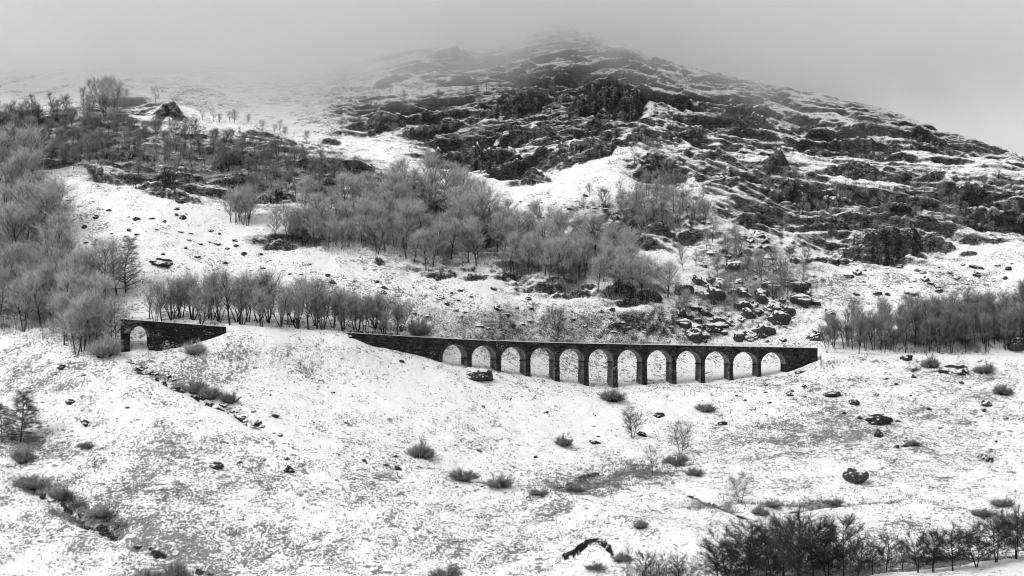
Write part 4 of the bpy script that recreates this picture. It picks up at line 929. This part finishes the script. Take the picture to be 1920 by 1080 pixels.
# ------------------------------------------------------------------ grass tufts and undergrowth (nobody could count them)
def spikes(name, pts, r0, r1, h0, h1, nsp, mat, label, spread=0.35, lean=0.5):
    nP = len(pts); rg = np.random.default_rng(len(name) + nP)
    base = np.repeat(pts, nsp, 0); m_ = len(base); base = base + np.c_[rg.normal(0, spread, (m_, 2)), np.zeros(m_) - 0.05]
    hgt = rg.uniform(h0, h1, m_); rad = rg.uniform(r0, r1, m_); a0 = rg.uniform(0, 6.28, m_)
    V = np.zeros((m_, 4, 3)); 
    for k in range(3):
        V[:, k, 0] = base[:, 0] + rad * np.cos(a0 + k * 2.094); V[:, k, 1] = base[:, 1] + rad * np.sin(a0 + k * 2.094); V[:, k, 2] = base[:, 2]
    V[:, 3] = base + np.c_[rg.normal(0, lean, m_) * hgt, rg.normal(0, lean, m_) * hgt, hgt]
    k = np.arange(m_) * 4; Fc = np.stack([np.c_[k, k + 1, k + 3], np.c_[k + 1, k + 2, k + 3], np.c_[k + 2, k, k + 3]], 1).reshape(-1, 3)
    me_ = bpy.data.meshes.new(name); me_.vertices.add(m_ * 4); me_.vertices.foreach_set('co', V.astype(np.float32).ravel())
    me_.loops.add(Fc.size); me_.loops.foreach_set('vertex_index', Fc.astype(np.int32).ravel()); me_.polygons.add(len(Fc)); me_.polygons.foreach_set('loop_start', np.arange(0, Fc.size, 3, dtype=np.int32))
    me_.update(calc_edges=True); me_.materials.append(mat); o = bpy.data.objects.new(name, me_); COL.objects.link(o); return tag(o, label, None, None, 'stuff')
rg = np.random.default_rng(3)
def pick(weight, nwant):                         # ground points, denser where the weight is high (per square metre)
    dy = np.gradient(rows)[:, None]; area = (np.gradient(cols)[None, :] / F * Yg) * dy
    w = (np.maximum(weight, 0) * area * (PXg > -60) * (PXg < 1980)).ravel(); c = np.cumsum(w); i = np.searchsorted(c, rg.random(nwant) * c[-1])
    i = np.clip(i, 0, len(vv) - 1); return vv[i] + np.c_[rg.uniform(-.25, .25, (nwant, 2)), np.zeros(nwant)]
low = (Yg > 395) & (Yg < 640)
tn_ = sstep(-0.1, 0.45, fbm(Xg / 9, Yg / 9, 501, 3))
MTUFT = bark_material('dead_grass', 0.06, 0.2, 0.15)
spikes('grass', pick(low * np.maximum(tuft, 0) ** 2 * (0.15 + tn_), 26000), 0.10, 0.24, 0.15, 0.5, 2, MTUFT, 'dead grass tufts standing out of the snow', 0.25)
spikes('grey_grass', pick(low * grey, 12000), 0.06, 0.14, 0.4, 0.9, 3, MTUFT, 'rough grey grass in the hollows of the lower slope', 0.3)
thick = zone([(1440,1060,130,40),(1520,1055,110,45),(1600,1075,60,16),(1790,1060,110,10),(1240,1080,80,14)], 60)
spikes('thicket', pick(thick ** 2 * (Yg > 412), 4500), 0.03, 0.05, 0.6, 2.4, 3, MD_TWIG, 'dark brushwood filling the burn under the trees', 0.5, 0.3)
spikes('heather', pick(shoulder ** 1.5 * (0.15 + tn_), 20000), 0.05, 0.11, 0.4, 1.5, 3, MF_TWIG, 'dark heather and scrub over the shoulder of the hill', 0.5, 0.3)
spikes('undergrowth', pick(wood ** 2 * (0.1 + tn_), 30000), 0.03, 0.06, 0.8, 3.2, 3, MAD_TWIG, 'thin frosted brushwood under the birch woods', 0.5, 0.22)

# ------------------------------------------------------------------ odd things along the line
def simple(name, mb, mat, org, label, cat):
    return tag(mb.build(name, mat, None, (0, 0, 0)), label, cat)
g = ground(787, 631.5)
if g:
    q = MB(); q.hexa([(g.x - .25, g.y - .2, g.z - .3), (g.x + .25, g.y - .2, g.z - .3), (g.x + .25, g.y + .2, g.z - .3), (g.x - .25, g.y + .2, g.z - .3)], [(g.x - .2, g.y - .15, g.z + 1.3), (g.x + .2, g.y - .15, g.z + 1.3), (g.x + .2, g.y + .15, g.z + 1.3), (g.x - .2, g.y + .15, g.z + 1.3)])
    simple('marker_post', q, MWHITE, None, 'small white post just above the viaduct parapet', 'post')
fo = pl(262) + nrm(262) * 5.2; fence = empty('fence', (fo.x, fo.y, ground_z(fo.x, fo.y))); tag(fence, 'low paling fence across the single arch', 'fence')
for k in range(11):
    x = 244 + k * 3.4; p = pl(x) + nrm(x) * 5.2; z = ground_z(p.x, p.y); q = MB(); q.rod((p.x, p.y, z - .2), (p.x, p.y, z + 1.25), 0.05)
    q.build('paling', MWOOD, fence, fence.location)
for h in (0.45, 1.05):
    q = MB(); a = pl(243) + nrm(243) * 5.1; b = pl(281) + nrm(281) * 5.1; q.rod((a.x, a.y, ground_z(a.x, a.y) + h), (b.x, b.y, ground_z(b.x, b.y) + h), 0.045); q.build('rail', MWOOD, fence, fence.location)

# ------------------------------------------------------------------ cloud hanging on the summit
def mist():
    q = MB(); q.hexa([(-520, 800, 120), (520, 800, 120), (520, 1220, 120), (-520, 1220, 120)], [(-520, 800, 330), (520, 800, 330), (520, 1220, 330), (-520, 1220, 330)])
    m_ = bpy.data.materials.new('mist'); m_.use_nodes = True; t = m_.node_tree; t.nodes.clear(); M = N.__new__(N); M.m = m_; M.t = t
    out = M.n('OutputMaterial'); v = M.n('VolumePrincipled'); v.inputs['Color'].default_value = (1, 1, 1, 1); v.inputs['Anisotropy'].default_value = 0.0
    M.l(v.outputs[0], out.inputs['Volume'])
    sx = M.n('SeparateXYZ'); gp = M.n('NewGeometry').outputs['Position']; M.l(gp, sx.inputs[0]); x, y, z = sx.outputs
    zb = M.math('MINIMUM', M.mapr(M.math('ABSOLUTE', M.math('ADD', x, 130)), 30, 150, 146, 175), M.mapr(M.math('ABSOLUTE', M.math('SUBTRACT', x, 135)), 0, 110, 142, 206))
    nn = M.noise(gp, 0.019, 5, 0.6, 0.6)
    h = M.math('ADD', M.math('SUBTRACT', z, zb), M.math('MULTIPLY', M.math('SUBTRACT', nn, 0.5), 115))
    d = M.mapr(h, -8, 55, 0, 0.017)
    d = M.math('MULTIPLY', d, M.mapr(y, 805, 900)); d = M.math('MULTIPLY', d, M.mapr(M.math('ABSOLUTE', x), 380, 515, 1, 0)); d = M.math('MULTIPLY', d, M.mapr(y, 1080, 1215, 1, 0))
    d = M.math('MULTIPLY', d, M.mapr(z, 240, 328, 1, 0))
    M.l(d, v.inputs['Density'])
    o = mesh_obj('mist', q.v, q.f, m_); tag(o, 'pale cloud hiding the summit and the upper snow', None, None, 'stuff')
    return o
mist()
